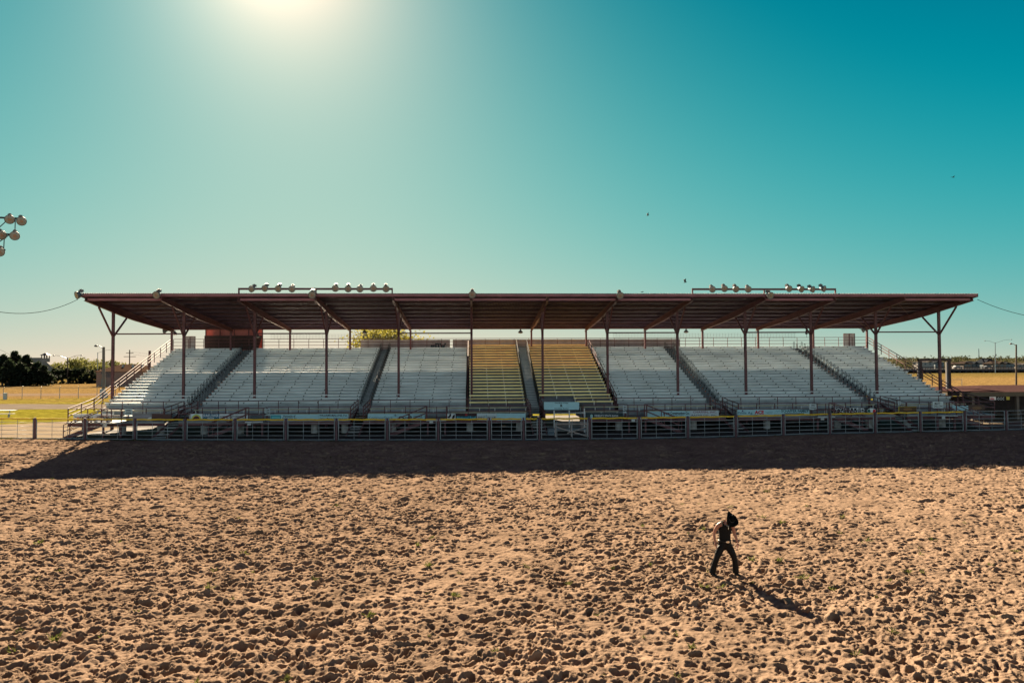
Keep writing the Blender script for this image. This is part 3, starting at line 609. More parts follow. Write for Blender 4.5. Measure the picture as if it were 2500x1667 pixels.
for x in (a.x+.1,a.x+.3,b.x-.1): mb = MB(); mb.tube([(x,55,-.02),(x,55,a.z-.09)], .025); mb.build('leg', steel, g)
g = T('tunnel_gate', (8,58,0), 'tall pale pipe gate standing open in the tunnel mouth', 'gate')
for px in (1353,1390,1427):
    a = at(px,1045,57.0); mb = MB(); mb.box(a.x-.04,a.x+.04,56.96,57.04,0,1.75 if px < 1400 else 1.9); mb.build('upright', whitep, g)
a = at(1353,1015,57); b = at(1427,1012,57); mb = MB(); mb.bar((a.x,57,1.5),(b.x,57,1.56), .05); mb.build('rail', whitep, g)
mb = MB(); mb.bar((a.x,57,1.0),(b.x-.9,57,.55), .04); mb.bar((a.x,57,.7),(b.x-1.4,57,.45), .04); mb.build('rail', darkb, g)
# shed seen through the tunnel
g = T('concession_shed', (8,92,0), 'brown shed with white framed hatch seen through the grandstand tunnel', 'shed')
mb = MB(); mb.box(7.2,13.5,96,100,-.02,3.4); mb.build('wall', mat('shed_wall', (.13,.075,.055), .8, var=.2), g)
mb = MB(); mb.box(7.0,13.7,95.7,100.3,3.4,3.6); mb.build('roof', maroon, g)
mb = MB()
for x in (10.3,11.6,12.8): mb.box(x-.04,x+.04,95.88,95.96,1.2,2.6)
for z in (1.2,1.9,2.6): mb.box(10.3,12.8,95.9,95.98,z-.035,z+.035)
mb.build('hatch_frame', whitep, g)
# ------------------------------------------------------------------ behind the top row
wallm = mat('windbreak_panel', (.33,.315,.30), .6, var=.22, scale=1.2, stretch=(1,1,.3))
wb = T('windbreak_wall', (0,77.5,0), 'grey panel windbreak behind the top rows with an upside down word', 'wall')
def wpan(pa, pb, pt=828):
    a = at(pa,pt,77.5); b = at(pb,pt,77.5); mb = MB(); n = max(2, int((b.x-a.x)/.35))
    for i in range(n): x = a.x+(b.x-a.x)*i/n; mb.box(x-.004,x+(b.x-a.x)/n+.004,77.5+.003*(i%2),77.54+.02*(i%2),5.5,8.06)
    return mb.build('panel', wallm, wb)
wpan(881,1098.5); wpan(1105.5,1660)
a = at(1051,852,77.4); b = at(1090,852,77.4); t = at(1051,833,77.4); mb = MB(); text(mb, 'Aug', (a.x,77.44,a.z), (b.x-a.x,0,0), (0,0,t.z-a.z), bold=.04, flip=True); mb.build('lettering', colm((.03,.06,.07)), wb)
for pa, pb, pt, lb in ((453,476,822,'left'),(2060,2085,815,'right')):
    a = at(pa,pt,77.1); b = at(pb,pt,77.1)
    d = T('stair_door', (a.x,77.1,6.9), 'pale grey double gate door behind the top row at the far %s' % lb, 'door', 'doors behind the top row')
    mb = MB(); mb.box(a.x,b.x,77.08,77.14,6.6,a.z); mb.build('leaf', mat('door_grey', (.42,.42,.41), .6, var=.15), d)
    mb = MB()
    for x in (a.x-.04,b.x+.04,(a.x+b.x)/2): mb.box(x-.035,x+.035,77.02,77.07,6.6,a.z+.04)
    mb.box(a.x,b.x,77.02,77.06,a.z+.0,a.z+.05); mb.build('frame', maroon, d)
bth = T('announcer_booth', (-25.5,79,0), 'red announcer booth with a dark sloping screen behind the top row', 'booth')
redm = mat('red_tarp', (.40,.14,.11), .7, var=.15, trans=.3)
a = at(502,790,79); b = at(642,790,79)
mb = MB(); mb.box(a.x,b.x,79,79.04,6.0,10.3); mb.box(a.x+.4,b.x-1.2,80.4,80.44,6.0,10.3); mb.build('wall', redm, bth)
mb = MB()
for px in (502,537,572,607,641): x = at(px,820,78.9).x; mb.box(x-.04,x+.04,78.88,78.98,5.0,10.4)
mb.box(a.x,b.x,78.9,78.96,8.52,8.6); mb.build('frame', maroon, bth)
p = [at(x,y,78.3) for x,y in ((499,819.5),(640,819.5),(630,853),(499,853))]
mb = MB(); mb.add([tuple(v) for v in p]+[(v.x,78.36,v.z-.0) for v in p], [(0,3,2,1),(4,5,6,7),(0,1,5,4),(1,2,6,5),(2,3,7,6),(3,0,4,7)]); mb.build('screen', darkb, bth)
mb = MB(); mb.box(a.x-.2,b.x+.1,78.7,80.6,10.3,10.45); mb.build('roof', maroon, bth)
for x in (a.x+.1,b.x-.1):
    for y in (79.1,): mb = MB(); mb.box(x-.07,x+.07,y-.07,y+.07,-.02,6.0); mb.build('leg', maroon, bth)
# ------------------------------------------------------------------ foliage
rng = np.random.default_rng(5)
def leaves(cen, sizes, per, ls, seed, flat=1.0):
    rg = np.random.default_rng(seed); mb = MB(); V = []; Fc = []
    for (cx,cy,cz), s in zip(cen, sizes):
        q = rg.normal(size=(per,3))*np.array([1,1,flat])*s*.5
        for dx,dy,dz in q:
            n = Vector(rg.normal(size=3)).normalized(); a = n.orthogonal().normalized(); b = n.cross(a); l = ls*rg.uniform(.6,1.4); c = Vector((cx+dx,cy+dy,cz+dz)); k = len(V)
            V += [c-a*l, c+b*l*.55, c+a*l, c-b*l*.55]; Fc.append((k,k+1,k+2,k+3))
    mb.v = [tuple(v) for v in V]; mb.f = Fc; mb.m = [0]*len(Fc); return mb
def leafm(name, c, c2): return mat(name, c, .7, var=.45, scale=1.2, col2=c2, trans=.45, spec=.15)
barkm = mat('bark', (.09,.065,.05), .9, var=.3, scale=6)
def tree(name, loc, H, rx, rz, leafmat, label, group=None, nclump=40, per=40, ls=.22, shape='round', seed=1, cat='tree', trunk=.3):
    rg = np.random.default_rng(seed); x,y,z = loc; root = T(name, loc, label, cat, group); cen = []; sz_ = []; tr = MB()
    zc = z+H-rz
    for k in range(nclump):
        if shape == 'cone':
            t = rg.uniform(0,1)**.8; h = .06*H+t*.9*H; r = rx*(1-t)**.85*rg.uniform(.35,1.0); an = rg.uniform(0,6.283); cen.append((x+r*math.cos(an),y+r*math.sin(an),z+h)); sz_.append(max(.25,rx*.34*(1-t*.6)))
        else:
            v = rg.normal(size=3); v /= np.linalg.norm(v); r = rg.uniform(.35,1)**.5; r *= .8+.35*rg.uniform()
            cen.append((x+v[0]*rx*r,y+v[1]*rx*r,zc+v[2]*rz*r)); sz_.append(rx*rg.uniform(.22,.42))
    top = z+H*(.9 if shape == 'cone' else .75); tr.tube([(x,y,z-.05),(x+.03*H*rg.normal()*.3,y,z+(top-z)*.5),(x,y,top)], [trunk,trunk*.7,trunk*.15], 7)
    for c in cen[::5]:
        zb = z+H*.3+rg.uniform(0,.3)*H if shape != 'cone' else c[2]
        tr.tube([(x,y,min(zb,top)),((x+c[0])/2,(y+c[1])/2,(min(zb,top)+c[2])/2+.1),c], [trunk*.35,trunk*.2,.02], 5)
    tr.build('trunk', barkm, root); leaves(cen, sz_, per, ls, seed+1, .8).build('crown', leafmat, root); return root
lime = leafm('lime_leaf', (.18,.175,.025), (.29,.26,.05)); juni = leafm('juniper_leaf', (.012,.019,.012), (.022,.032,.016)); spring = leafm('spring_leaf', (.10,.11,.032), (.17,.17,.05)); dkg = leafm('dark_leaf', (.015,.022,.013), (.026,.038,.019))
p = gx(950,960); p = Vector((at(938,850,96).x,96,0))
tree('leafy_tree', p, 10.6, 4.9, 3.6, lime, 'leafy yellow green tree behind the grandstand under the roof', None, 110, 95, .17, seed=3, trunk=.35)
k = 0
for px, pt, Y, rx in ((6,868,215,5.0),(36,858,222,4.6),(64,868,218,4.6),(92,884,214,4.2),(-22,872,220,5),(108,894,212,3.2),(20,880,208,4),(50,886,210,4)):
    pb = at(px,900,Y); t = at(px,pt,Y); k += 1
    tree('conifer_tree', (pb.x,Y,0), t.z, rx, 1, juni, ['tall dark evergreen at the left edge of the frame','tallest pointed dark evergreen of the left group','dark evergreen right of the tallest pointed one','lower dark evergreen left of the white steeple roof','dark evergreen just past the left frame edge','small dark evergreen at the right end of the left group','dark evergreen in front of the left edge one','short dark evergreen in front of the tallest one'][k-1], 'dark evergreens beyond the field at left', 46, 46, .42, 'cone', seed=20+k, trunk=.3)
for k, (px, pt) in enumerate(((127,899),(140,896),(153,898),(166,897),(179,899),(192,898),(204,897),(216,900),(228,903))):
    Y = 236; pb = at(px,900,Y); t = at(px,pt,Y); H = t.z
    tree('round_juniper', (pb.x,Y,0), H, 1.25, H*.55, dkg, 'rounded dark juniper bush, %s from the left in the hedge row' % ORD[k], 'round junipers in a row at left', 30, 34, .3, seed=60+k, cat='bush', trunk=.15)
for k, (px, pt, Y, rx) in enumerate(((148,886,330,5),(172,890,340,5),(200,877,330,6),(228,881,350,5.5),(246,890,340,4.5),(268,884,360,5.5),(292,890,380,5),(310,888,370,5),(326,892,380,5),(120,892,350,4.5))):
    pb = at(px,900,Y); t = at(px,pt,Y)
    tree('deciduous_tree', (pb.x,Y,0), max(t.z,5), rx, max(t.z,5)*.4, spring, ['hazy spring green tree beside the steeple roof','low spring green tree behind the junipers','tallest rounded spring green tree behind the junipers','broad spring green tree left of the grey pole','small spring green tree behind the grey pole','spring green tree above the brown roofed building','spring green tree left of the cross arm pole','spring green tree right of the cross arm pole','spring green tree touching the bleacher rail','small spring green tree behind the conifers'][k], 'spring trees on the left skyline', 34, 36, .5, seed=80+k, trunk=.3)
# ------------------------------------------------------------------ left background things
# chain fence
def chain_fence(x0, x1, Y, sp, h, label):
    r = T('chain_fence', (x0,Y,0), label, 'fence'); n = int((x1-x0)/sp)
    for i in range(n+1): mb = MB(); x = x0+i*sp; mb.tube([(x,Y,0),(x,Y,h)], .05, 6); mb.tube([(x,Y,h),(x+.15,Y,h+.35)], .025, 5); mb.build('post', steel, r)
    mb = MB(); mb.tube([(x0,Y,h),(x0+n*sp,Y,h)], .025, 5)
    for k in range(3): mb.tube([(x0,Y,h+.1+.11*k),(x0+n*sp,Y,h+.1+.11*k)], .01, 4)
    for k in range(int(n*sp/.45)):
        x = x0+k*.45; mb.tube([(x,Y,.05),(x+.45,Y,h)], .0025, 3); mb.tube([(x+.45,Y,.05),(x,Y,h)], .0025, 3)
    mb.build('wire', steel, r)
chain_fence(at(8,960,126).x-18.3, at(8,960,126).x+30.5, 126, 3.05, 1.75, 'chain link fence crossing the field left of the grandstand')
chain_fence(46, 46+9*6.5, 150, 6.5, 1.6, 'thin wire fence in the dry field right of the grandstand')
a = gx(13,975); mb = MB(); mb.box(a.x-.22,a.x+.22,a.y-.15,a.y+.15,0,1.05); mb.box(a.x-.26,a.x+.26,a.y-.18,a.y+.18,1.052,1.1); tag(mb.build('utility_box', mat('box_grey',(.4,.42,.4),.6), org=(a.x,a.y,0)), 'small grey utility pedestal on the grass at left', 'utility box')
# bleacher bench left edge
a = gx(14,1019); g = T('picnic_bench', (a.x,a.y,0), 'pale two level bench standing on the gravel at the left edge', 'bench')
mb = MB(); mb.box(a.x-2.6,a.x+.55,a.y+.5,a.y+1.1,.68,.74); mb.build('table_top', whitep, g)
mb = MB(); mb.box(a.x-2.6,a.x+.95,a.y-.2,a.y+.1,.38,.43); mb.build('seat', whitep, g)
for x in (a.x-2.2,a.x-.1): mb = MB(); mb.bar((x,a.y+.8,.68),(x,a.y+.8,0), .07); mb.bar((x+.4,a.y-.05,.38),(x+.4,a.y-.05,0), .07); mb.build('leg', steel, g)
a = at(92,931,250); b = at(152,931,250); g = T('hitch_rail', (a.x,250,0), 'low white hitching rail across the far field at left', 'rail')
mb = MB(); mb.bar((a.x,250,2.2),(b.x,250,1.4), .22); mb.build('rail', whitep, g)
for x in (a.x,b.x): mb = MB(); mb.box(x-.2,x+.2,249.8,250.2,0,2.3); mb.build('post', whitep, g)
# barn church
g = T('steeple_barn', (at(105,900,300).x,300,0), 'pale barn with long sloping roof and a small open cupola', 'barn')
A = lambda px, py, Y=300: at(px,py,Y)
zr = A(100,873,303).z; zw = A(100,905,300).z
mb = MB(); mb.box(A(66,880).x,A(142,880).x-1.5,300,306,0,zw-.01); mb.build('wall', mat('barn_wall',(.15,.145,.14),.7), g)
mb = MB(); mb.add([(A(66,880,303).x,303,zr),(A(101,880,303).x,303,zr),(A(145,880,299.5).x,299.5,zw-1),(A(64,880,299.5).x,299.5,zw-1),(A(145,880,306.5).x,306.5,zw-1),(A(64,880,306.5).x,306.5,zw-1)], [(0,3,2,1),(0,1,4,5),(1,2,4),(0,5,3)]); mb.build('roof', mat('barn_roof',(.17,.165,.15),.9,var=.15,spec=0), g)
cx = A(111,870,303).x; cz = A(111,874,303).z
mb = MB(); mb.box(cx-1.1,cx+1.1,302,304.2,cz-1.6,cz)
cu = mb.build('cupola', mat('barn_wall2',(.16,.155,.15),.7), g)
mb = MB()
for dx in (-.95,0,.95):
    for y in (302.1,304.1): mb.box(cx+dx-.13,cx+dx+.13,y-.13,y+.13,cz,cz+1.1)
mb.build('cupola_post', darkb, cu)
mb = MB(); mb.add([(cx-1.5,301.6,cz+1.1),(cx+1.5,301.6,cz+1.1),(cx+1.5,304.6,cz+1.1),(cx-1.5,304.6,cz+1.1),(cx,303.1,cz+2.2)], [(0,1,4),(1,2,4),(2,3,4),(3,0,4),(3,2,1,0)]); mb.build('cupola_roof', mat('slate',(.06,.06,.06),.6), cu)
# roundup rodeo building
g = T('brown_roof_building', (at(235,929,200).x,200,0), 'low tan building with brown hip roof and ROUNDUP RODEO lettering', 'building')
YB_ = 200; a = at(235,929,YB_); b = at(345,929,YB_); zw = at(240,907,YB_).z; zr = at(250,895,YB_).z
mb = MB(); mb.box(a.x,b.x,YB_,YB_+14,0,zw); mb.build('wall', mat('tan_wall',(.20,.13,.105),.8,var=.12), g)
mb = MB(); mb.add([(a.x-.6,YB_-.7,zw),(b.x+.6,YB_-.7,zw),(b.x+.6,YB_+14.7,zw),(a.x-.6,YB_+14.7,zw),(a.x+3.2,YB_+7,zr+.6),(b.x-3,YB_+7,zr+.6)], [(0,1,5,4),(1,2,5),(2,3,4,5),(3,0,4),(3,2,1,0)])
rf = mb.build('roof', mat('brown_shingle',(.055,.036,.027),.95,var=.2,spec=0), g)
for i in range(3): mb = MB(); x = a.x+5+i*2.6; mb.box(x-.25,x+.25,YB_+4,YB_+4.5,zr-.3,zr+.5); mb.build('vent', steel, rf)
mb = MB(); p0 = at(246,921,YB_-.05); text(mb, 'ROUNDUP\nRODEO', (p0.x,YB_-.06,p0.z), (at(275,921,YB_).x-p0.x,0,0), (0,0,1.6), bold=.03); mb.build('lettering', colm((.05,.06,.08)), g)
mb = MB(); p0 = at(248,926,YB_); mb.box(p0.x,p0.x+1.1,YB_-.06,YB_-.01,0,2.0); mb.build('door', mat('teal_door',(.10,.18,.17),.6), g)
def pole(name, px, py0, py1, Y, r, label, cat, m=woodp, arms=None, lamp=None, group=None):
    b = at(px,py1,Y); t = at(px,py0,Y); g = T(name, (b.x,Y,0), label, cat, group); mb = MB(); mb.tube([(b.x,Y,0),(t.x,Y,t.z)], [r,r*.8], 8); mb.build('pole', m, g)
    for dz, w in arms or []: mb = MB(); mb.box(b.x-w,b.x+w,Y-.12,Y+.02,t.z-dz-.12,t.z-dz+.12); mb.build('cross_arm', woodp, g)
    for s, L_ in lamp or []:
        mb = MB(); mb.tube([(t.x,Y,t.z-.3),(t.x+s*L_*.6,Y,t.z+.15*L_),(t.x+s*L_,Y,t.z+.18*L_)], .06, 6); mb.build('lamp_arm', steel, g)
        mb = MB(); mb.lathe([(.12,.16),(.3,.02),(.32,-.12),(.1,-.2)], (t.x+s*L_*1.05,Y,t.z+.18*L_), (0,0,1), 10); mb.build('lamp_head', reflm, g)
    return g
pole('street_lamp', 165, 873, 932, 235, .2, 'double armed street lamp pole in front of the junipers', 'street lamp', woodp, None, [(-1,4.0),(1,4.0)])
pole('lamp_pole', 253, 847, 960, 128, .28, 'tall grey wooden pole with one lamp beside the left bleacher', 'lamp pole', mat('grey_pole',(.13,.12,.115),.8,stretch=(4,4,.4)), None, [(-1,1.2)])
pole('street_lamp', 238.5, 860, 905, 320, .16, 'thin curved arm street lamp behind the grey wooden pole', 'street lamp', steel, None, [(1,6)])
pole('utility_pole', 316.5, 854, 895, 330, .28, 'tall utility pole with cross arms on the left skyline', 'utility pole', woodp, [(1.4,1.6),(3,2.6)])
pole('maroon_stub_pole', 365.5, 856, 900, 80, .16, 'short maroon post rising behind the left bleacher rail', 'post', maroon)
pole('utility_pole', 290, 883, 900, 360, .16, 'short thin pole above the brown roofed building', 'utility pole', woodp)
a = at(252,965,127.4); mb = MB(); mb.box(a.x-.5,a.x+.35,127.2,127.6,a.z-.7,a.z+1.1); mb.box(a.x+.4,a.x+.7,127.2,127.6,a.z-.9,a.z+.4); tag(mb.build('meter_cabinet', steel, org=(a.x,127.4,0)), 'grey electric meter cabinet on the tall wooden pole', 'meter box')
# light mast left
mx, mz = at(-55,600,48).x, 0
g = T('floodlight_mast', (mx,48,0), 'tall mast whose floodlight frame reaches in at the left edge', 'light mast')
mb = MB(); mb.tube([(mx,48,0),(mx,48,16)], [.26,.16], 10); mb.build('pole', woodp, g)
for py, pe in ((533,44),(572,24),(610,10)):
    e = at(pe,py,48); s = at(-120,py-8,48); mb = MB(); mb.bar((s.x,48.1,s.z),(e.x,48.1,e.z), .09, .11); mb.build('cross_bar', blackm, g)
for (xa,ya),(xb,yb) in (((37.5,536),(36.5,566)),((11,573),(9,610)),((14,541),(-40,590)),((22,574),(-30,610))):
    p, q = at(xa,ya,48.15), at(xb,yb,48.15); mb = MB(); mb.tube([p,q], .03, 5); mb.build('tie', blackm, g)
for (px, py), lb, tn in zip(((23.6,536),(51.6,540),(36,575.7),(2,574),(0,615)), ('floodlight second from the end of the mast top bar','floodlight at the end of the mast top bar','floodlight at the end of the mast middle bar','floodlight cut by the frame on the mast middle bar','floodlight cut by the frame on the mast bottom bar'), (30,38,30,50,25)):
    flood(px, py, 47.7, lb, 'floodlights on the left mast', 10, tn, .93)
cablem = mat('cable_black', (.012,.012,.012), .95, spec=0)
def wire(name, pts, r, label, m=None):
    m = cablem
    mb = MB(); mb.tube(pts, r, 5); tag(mb.build(name, m, org=pts[0]), label, 'cable')
def sag(p, q, s, n=14): p = Vector(p); q = Vector(q); return [p+(q-p)*(i/n)-Vector((0,0,s*4*(i/n)*(1-i/n))) for i in range(n+1)]
wire('power_cable', sag(at(190,731,58.7), at(-60,748,49), .75), .02, 'black cable sagging from the roof corner to the left mast')
wire('power_cable', sag(at(2386,731,58.7), at(2640,782,50), .5), .02, 'black cable sagging from the right roof corner out of frame')
for ya, yb, lb in ((853,941,'upper'),(866,925,'lower')): wire('guy_wire', sag(at(0,ya,150), at(165,yb if lb == 'lower' else 935,235), .2), .022, '%s guy wire slanting across the left conifers' % lb, blackm)
for py, lb in ((870,'highest'),(876,'middle')): wire('power_line', sag(at(316,py-12,330), at(520,py+4,330), .6), .03, '%s power line running from the cross arm pole' % lb)
# ------------------------------------------------------------------ right background
def quad_hill():
    mb = MB(); xs = [150+30*i for i in range(30)]; ys = [430,500,600,720,900]; rg = np.random.default_rng(4); hh = [0,2.2,5.5,8.5,10]
    mb.add([(x,y,h*(.45+.55*min(1,max(0,(x-190)/260)))+(rg.uniform(-.8,.8) if h else -.05)) for y,h in zip(ys,hh) for x in xs], [(i*30+j,i*30+j+1,(i+1)*30+j+1,(i+1)*30+j) for i in range(4) for j in range(29)])
    struct(mb.build('hillside', mat('hill_grass',(.04,.037,.02),.95,var=.5,scale=.05,spec=0), smooth=True))
quad_hill()
rg = np.random.default_rng(9); cen = []; ss = []
for k in range(620):
    x = rg.uniform(175,900); y = rg.uniform(470,760); h = np.interp(y,[430,500,600,720,900],[0,2.2,5.5,8.5,10])*(.45+.55*min(1,max(0,(x-190)/260))); s = rg.uniform(2.0,4.2); cen.append((x,y,h+s*.35)); ss.append(s)
leaves(cen, ss, 22, .9, 10, .6).build('hillside_scrub', leafm('scrub_leaf',(.024,.03,.015),(.05,.053,.023)))['kind'] = 'stuff'
cen = []; ss = []
for k in range(90): x = rg.uniform(-60,420); cen.append((x,900+rg.uniform(-40,40),rg.uniform(1,4)+np.interp(x,[150,420],[3,9]))); ss.append(rg.uniform(5,9))
leaves(cen, ss, 22, 1.3, 11, .7).build('skyline_woods', leafm('far_leaf',(.03,.04,.028),(.05,.06,.035)))['kind'] = 'stuff'
OV = T('overpass', (at(2214,900,350).x,350,0), 'dark highway overpass with railings crossing the dry field at right', 'overpass')
xa, xb = at(2130,900,350).x, at(2700,900,350).x; dkc = mat('overpass_dark',(.03,.024,.026),.8,var=.3,scale=.3)
mb = MB(); mb.box(xa,xb,350,362,.9,2.0); mb.build('deck', dkc, OV)
mb = MB(); mb.box(xa,xb,349.8,350,2.85,3.15); mb.box(xa,xb,349.85,349.95,2.3,2.5); mb.build('railing', dkc, OV)
mb = MB(); mb.box(xa,xb,349.7,349.98,1.35,1.75); mb.build('guard_strip', mat('overpass_pale',(.10,.09,.088),.8,var=.3,scale=.4), OV)
nrail = 90
for i in range(nrail): x = xa+(xb-xa)*i/nrail; mb = MB(); mb.box(x-.13,x+.13,349.8,350,2.0,2.85); mb.build('rail_post', dkc, OV)
for i in range(40): x = xa+(xb-xa)*i/40; mb = MB(); mb.box(x-.3,x+.3,350.5,361,-.02,.9); mb.build('pier', dkc, OV)
HOUS = [(2250,2280,881,884,'pale grey gabled house with white wall seen through the brown portal',0),(2283,2305,880,885,'small blue grey house right of the pale one in the portal',1),(2330,2352,884,889,'low brown roofed house left of the big gabled house',2),(2352,2372,882,888,'brown house with one gable behind the overpass',2),(2366,2392,881,888,'blue grey house with steep front gable',1),(2402,2436,875,886,'tallest dark roofed house behind the street lamp',1),(2424,2456,881,888,'brown roofed house right of the street lamp',2),(2452,2476,883,889,'dark roofed house left of the wooden pole',1),(2482,2512,886,890,'pale low house at the right edge of the frame',0)]
hm = [(mat('house_pale',(.22,.21,.20),.7),mat('house_roof_grey',(.06,.056,.055),.9,spec=0)),(mat('house_blue',(.13,.16,.18),.7),mat('house_roof_dark',(.018,.021,.026),.9,spec=0)),(mat('house_tan',(.13,.105,.085),.7),mat('house_roof_brown',(.032,.025,.022),.9,spec=0))]
for i, (p0, p1, yt, ye, lb, mi) in enumerate(HOUS):
    Y = 440+10*(i % 3); a = at(p0,ye,Y); b = at(p1,ye,Y); zt = at((p0+p1)/2,yt,Y).z; ze = a.z; g = T('house', (a.x,Y,0), lb, 'house', 'houses behind the overpass')
    mb = MB(); mb.box(a.x,b.x,Y,Y+9,0,ze); mb.build('wall', hm[mi][0], g)
    xm = (a.x+b.x)/2
    mb = MB(); mb.add([(a.x-.6,Y-.8,ze),(b.x+.6,Y-.8,ze),(b.x+.6,Y+9.8,ze),(a.x-.6,Y+9.8,ze),(a.x+1.8,Y+4.5,zt),(b.x-1.8,Y+4.5,zt)], [(0,1,5,4),(1,2,5),(2,3,4,5),(3,0,4),(3,2,1,0)]); mb.build('roof', hm[mi][1], g)
    mb = MB(); gx0 = a.x+(b.x-a.x)*(.25 if i % 2 else .6); mb.add([(gx0-1.9,Y-1.2,ze),(gx0+1.9,Y-1.2,ze),(gx0,Y-1.2,ze+(zt-ze)*.8),(gx0-1.9,Y+3,ze),(gx0+1.9,Y+3,ze),(gx0,Y+3,ze+(zt-ze)*.8)], [(0,1,2),(0,2,5,3),(1,4,5,2),(0,3,4,1)]); mb.build('gable', hm[mi][1], g)
    for t in (.3,.7): mb = MB(); x = a.x+(b.x-a.x)*t; mb.box(x-.6,x+.6,Y-.05,Y+.02,ze-1.7,ze-.5); mb.build('window', mat('far_window',(.05,.07,.08),.2), g)
def car(px, py, Y, col, label):
    a = at(px,py,Y); z = 2.0; g = T('car', (a.x,Y,z), label, 'car', 'cars on the overpass'); x = a.x
    mb = MB(); mb.prism([(x-2.2,z+.35),(x+2.2,z+.35),(x+2.25,z+.8),(x+1.3,z+.95),(x+.6,z+1.45),(x-1.3,z+1.45),(x-2.1,z+.95)], Y, Y+1.8); mb.build('body', colm(col,.3), g)
    for dx in (-1.4,1.4): mb = MB(); mb.lathe([(.33,-.02),(.33,.25)], (x+dx,Y+.0,z+.33), (0,1,0), 12); mb.build('wheel', blackm, g)
    mb = MB(); mb.prism([(x-1.2,z+.98),(x+.95,z+.98),(x+.5,z+1.38),(x-1.15,z+1.38)], Y-.02, Y-.01); mb.build('window', mat('far_window',(.05,.07,.08),.2), g)
car(2340,889,354,(.55,.55,.55),'pale car on the overpass below the blue grey house'); car(2192,888,354,(.5,.52,.54),'white car on the overpass beside the bleacher end'); car(2416,889,356,(.12,.13,.15),'dark car on the overpass left of the street lamp')
pole('street_lamp', 2429.6, 836, 891, 345, .2, 'slim grey double armed street lamp above the overpass', 'street lamp', steel, None, [(-1,5),(1,8)])
pole('lamp_pole', 2481, 841, 940, 160, .2, 'leaning brown wooden pole with a small lamp at right', 'lamp pole', woodp, None, [(-1,1.2)])
b = at(2390,870,880); t = at(2390,851,880); g = T('radio_tower', (b.x,880,0), 'thin lattice radio tower on the right skyline', 'tower'); mb = MB()
for dx in (-1,1): mb.tube([(b.x+dx*1.2,880,0),(b.x+dx*.2,880,t.z)], .22, 4)
for i in range(12): z = t.z*i/12; w = 1.2-1.0*i/12; mb.tube([(b.x-w,880,z),(b.x+w,880,z+t.z/12)], .12, 4)
mb.build('lattice', steel, g)
# brown portal frame
g = T('portal_frame', (at(2246,950,70).x,70,0), 'brown steel goalpost portal standing behind the right bleacher end', 'portal'); Y = 70
a = at(2246,877,Y); b = at(2316,876,Y)
for p in (a,b): mb = MB(); mb.box(p.x-.13,p.x+.13,Y-.13,Y+.13,0,p.z-.18); mb.box(p.x-.30,p.x-.135,Y-.1,Y+.1,0,p.z-.3,1); mb.build('post', [mat('portal_brown',(.045,.028,.025),.7,var=.3), mat('portal_grey',(.13,.125,.13),.7)], g)
mb = MB(); mb.box(a.x-.2,b.x+.2,Y-.15,Y+.15,a.z-.17,a.z+.05); mb.build('beam', mat('portal_brown',(.045,.028,.025),.7), g)
# pavilion
g = T('pavilion', (at(2450,1040,66).x,68,0), 'open sided pavilion with brown roof and wide tan fascia at the right edge', 'pavilion')
Y = 64.5; a = at(2362,968,Y); zf = a.z; zt = at(2400,957,Y).z; x0 = a.x; x1 = x0+16; xr = at(2405,940,Y+6).x; zr = at(2420,940,Y+6).z
mb = MB(); mb.add([(x0,Y,zf),(x1,Y,zf),(x1,Y+12,zf),(x0,Y+12,zf),(x0,Y,zt),(x1,Y,zt),(x1,Y+12,zt),(x0,Y+12,zt)], [(0,1,5,4),(1,2,6,5),(2,3,7,6),(3,0,4,7),(3,2,1,0)]); mb.build('fascia', mat('tan_fascia',(.12,.095,.07),.9,var=.1,spec=0), g)
mb = MB(); mb.add([(x0-.05,Y-.05,zt),(x1,Y-.05,zt),(x1,Y+12,zt),(x0-.05,Y+12,zt),(xr,Y+6,zr),(x1,Y+6,zr)], [(0,1,5,4),(2,3,4,5),(3,0,4)]); mb.build('roof', mat('pavilion_roof',(.046,.027,.027),.95,var=.25,scale=4,spec=0), g)
for x, yy in ((x0+.9,Y+.6),(x0+5.2,Y+.6),(x0+9.6,Y+.6),(x0+.9,Y+11),(x0+5.2,Y+11)): mb = MB(); mb.box(x-.12,x+.12,yy-.12,yy+.12,0,zf-.005); mb.build('post', mat('pavilion_post',(.12,.095,.08),.8), g)
mb = MB(); mb.box(x0+4.2,x1,Y+9,Y+9.1,0,zf-.4); mb.build('back_wall', darkb, g)
for i, (px, py, w, c, lb) in enumerate(((2424,972,15,(.75,.70,.68),'small white sign with red marks hung under the pavilion eave'),(2443,973,18,(.05,.05,.05),'small black and white checked sign under the pavilion eave'),(2461,972,8,(.5,.4,.05),'tiny yellow sign under the pavilion eave'))):
    sign('eave_sign', px-w/2, py-4, px+w/2, py+4, c, [], lb, 'sign', Y=Y+.25, deco=[(([(u/6,v/3),(u/6+.083,v/3),(u/6+.083,v/3+.3),(u/6,v/3+.3)]),(.5,.5,.5)) for u in range(6) for v in range(3) if (u+v) % 2] if i == 1 else [([(.06,.1),(.75,.1),(.75,.5),(.06,.5)],(.55,.08,.10)),([(.15,.68),(.6,.68),(.6,.8),(.15,.8)],(.5,.1,.1))] if i == 0 else None)
for i in range(3):
    x = x0+2.2+i*2.7; y = Y+3+i*.5; t = T('picnic_table', (x,y,0), 'dark picnic table in the pavilion shade, %s from the left' % ORD[i], 'table', 'picnic tables under the pavilion')
    mb = MB(); mb.box(x-.95,x+.95,y-.38,y+.38,.72,.77); mb.build('table_top', woodp, t)
    for dy in (-.7,.7): mb = MB(); mb.box(x-.95,x+.95,y+dy-.14,y+dy+.14,.42,.46); mb.build('seat', woodp, t)
    for dx in (-.7,.7): mb = MB(); mb.bar((x+dx,y-.7,0),(x+dx,y+.2,.72), .06); mb.bar((x+dx,y+.7,0),(x+dx,y-.2,.72), .06); mb.build('leg', woodp, t)
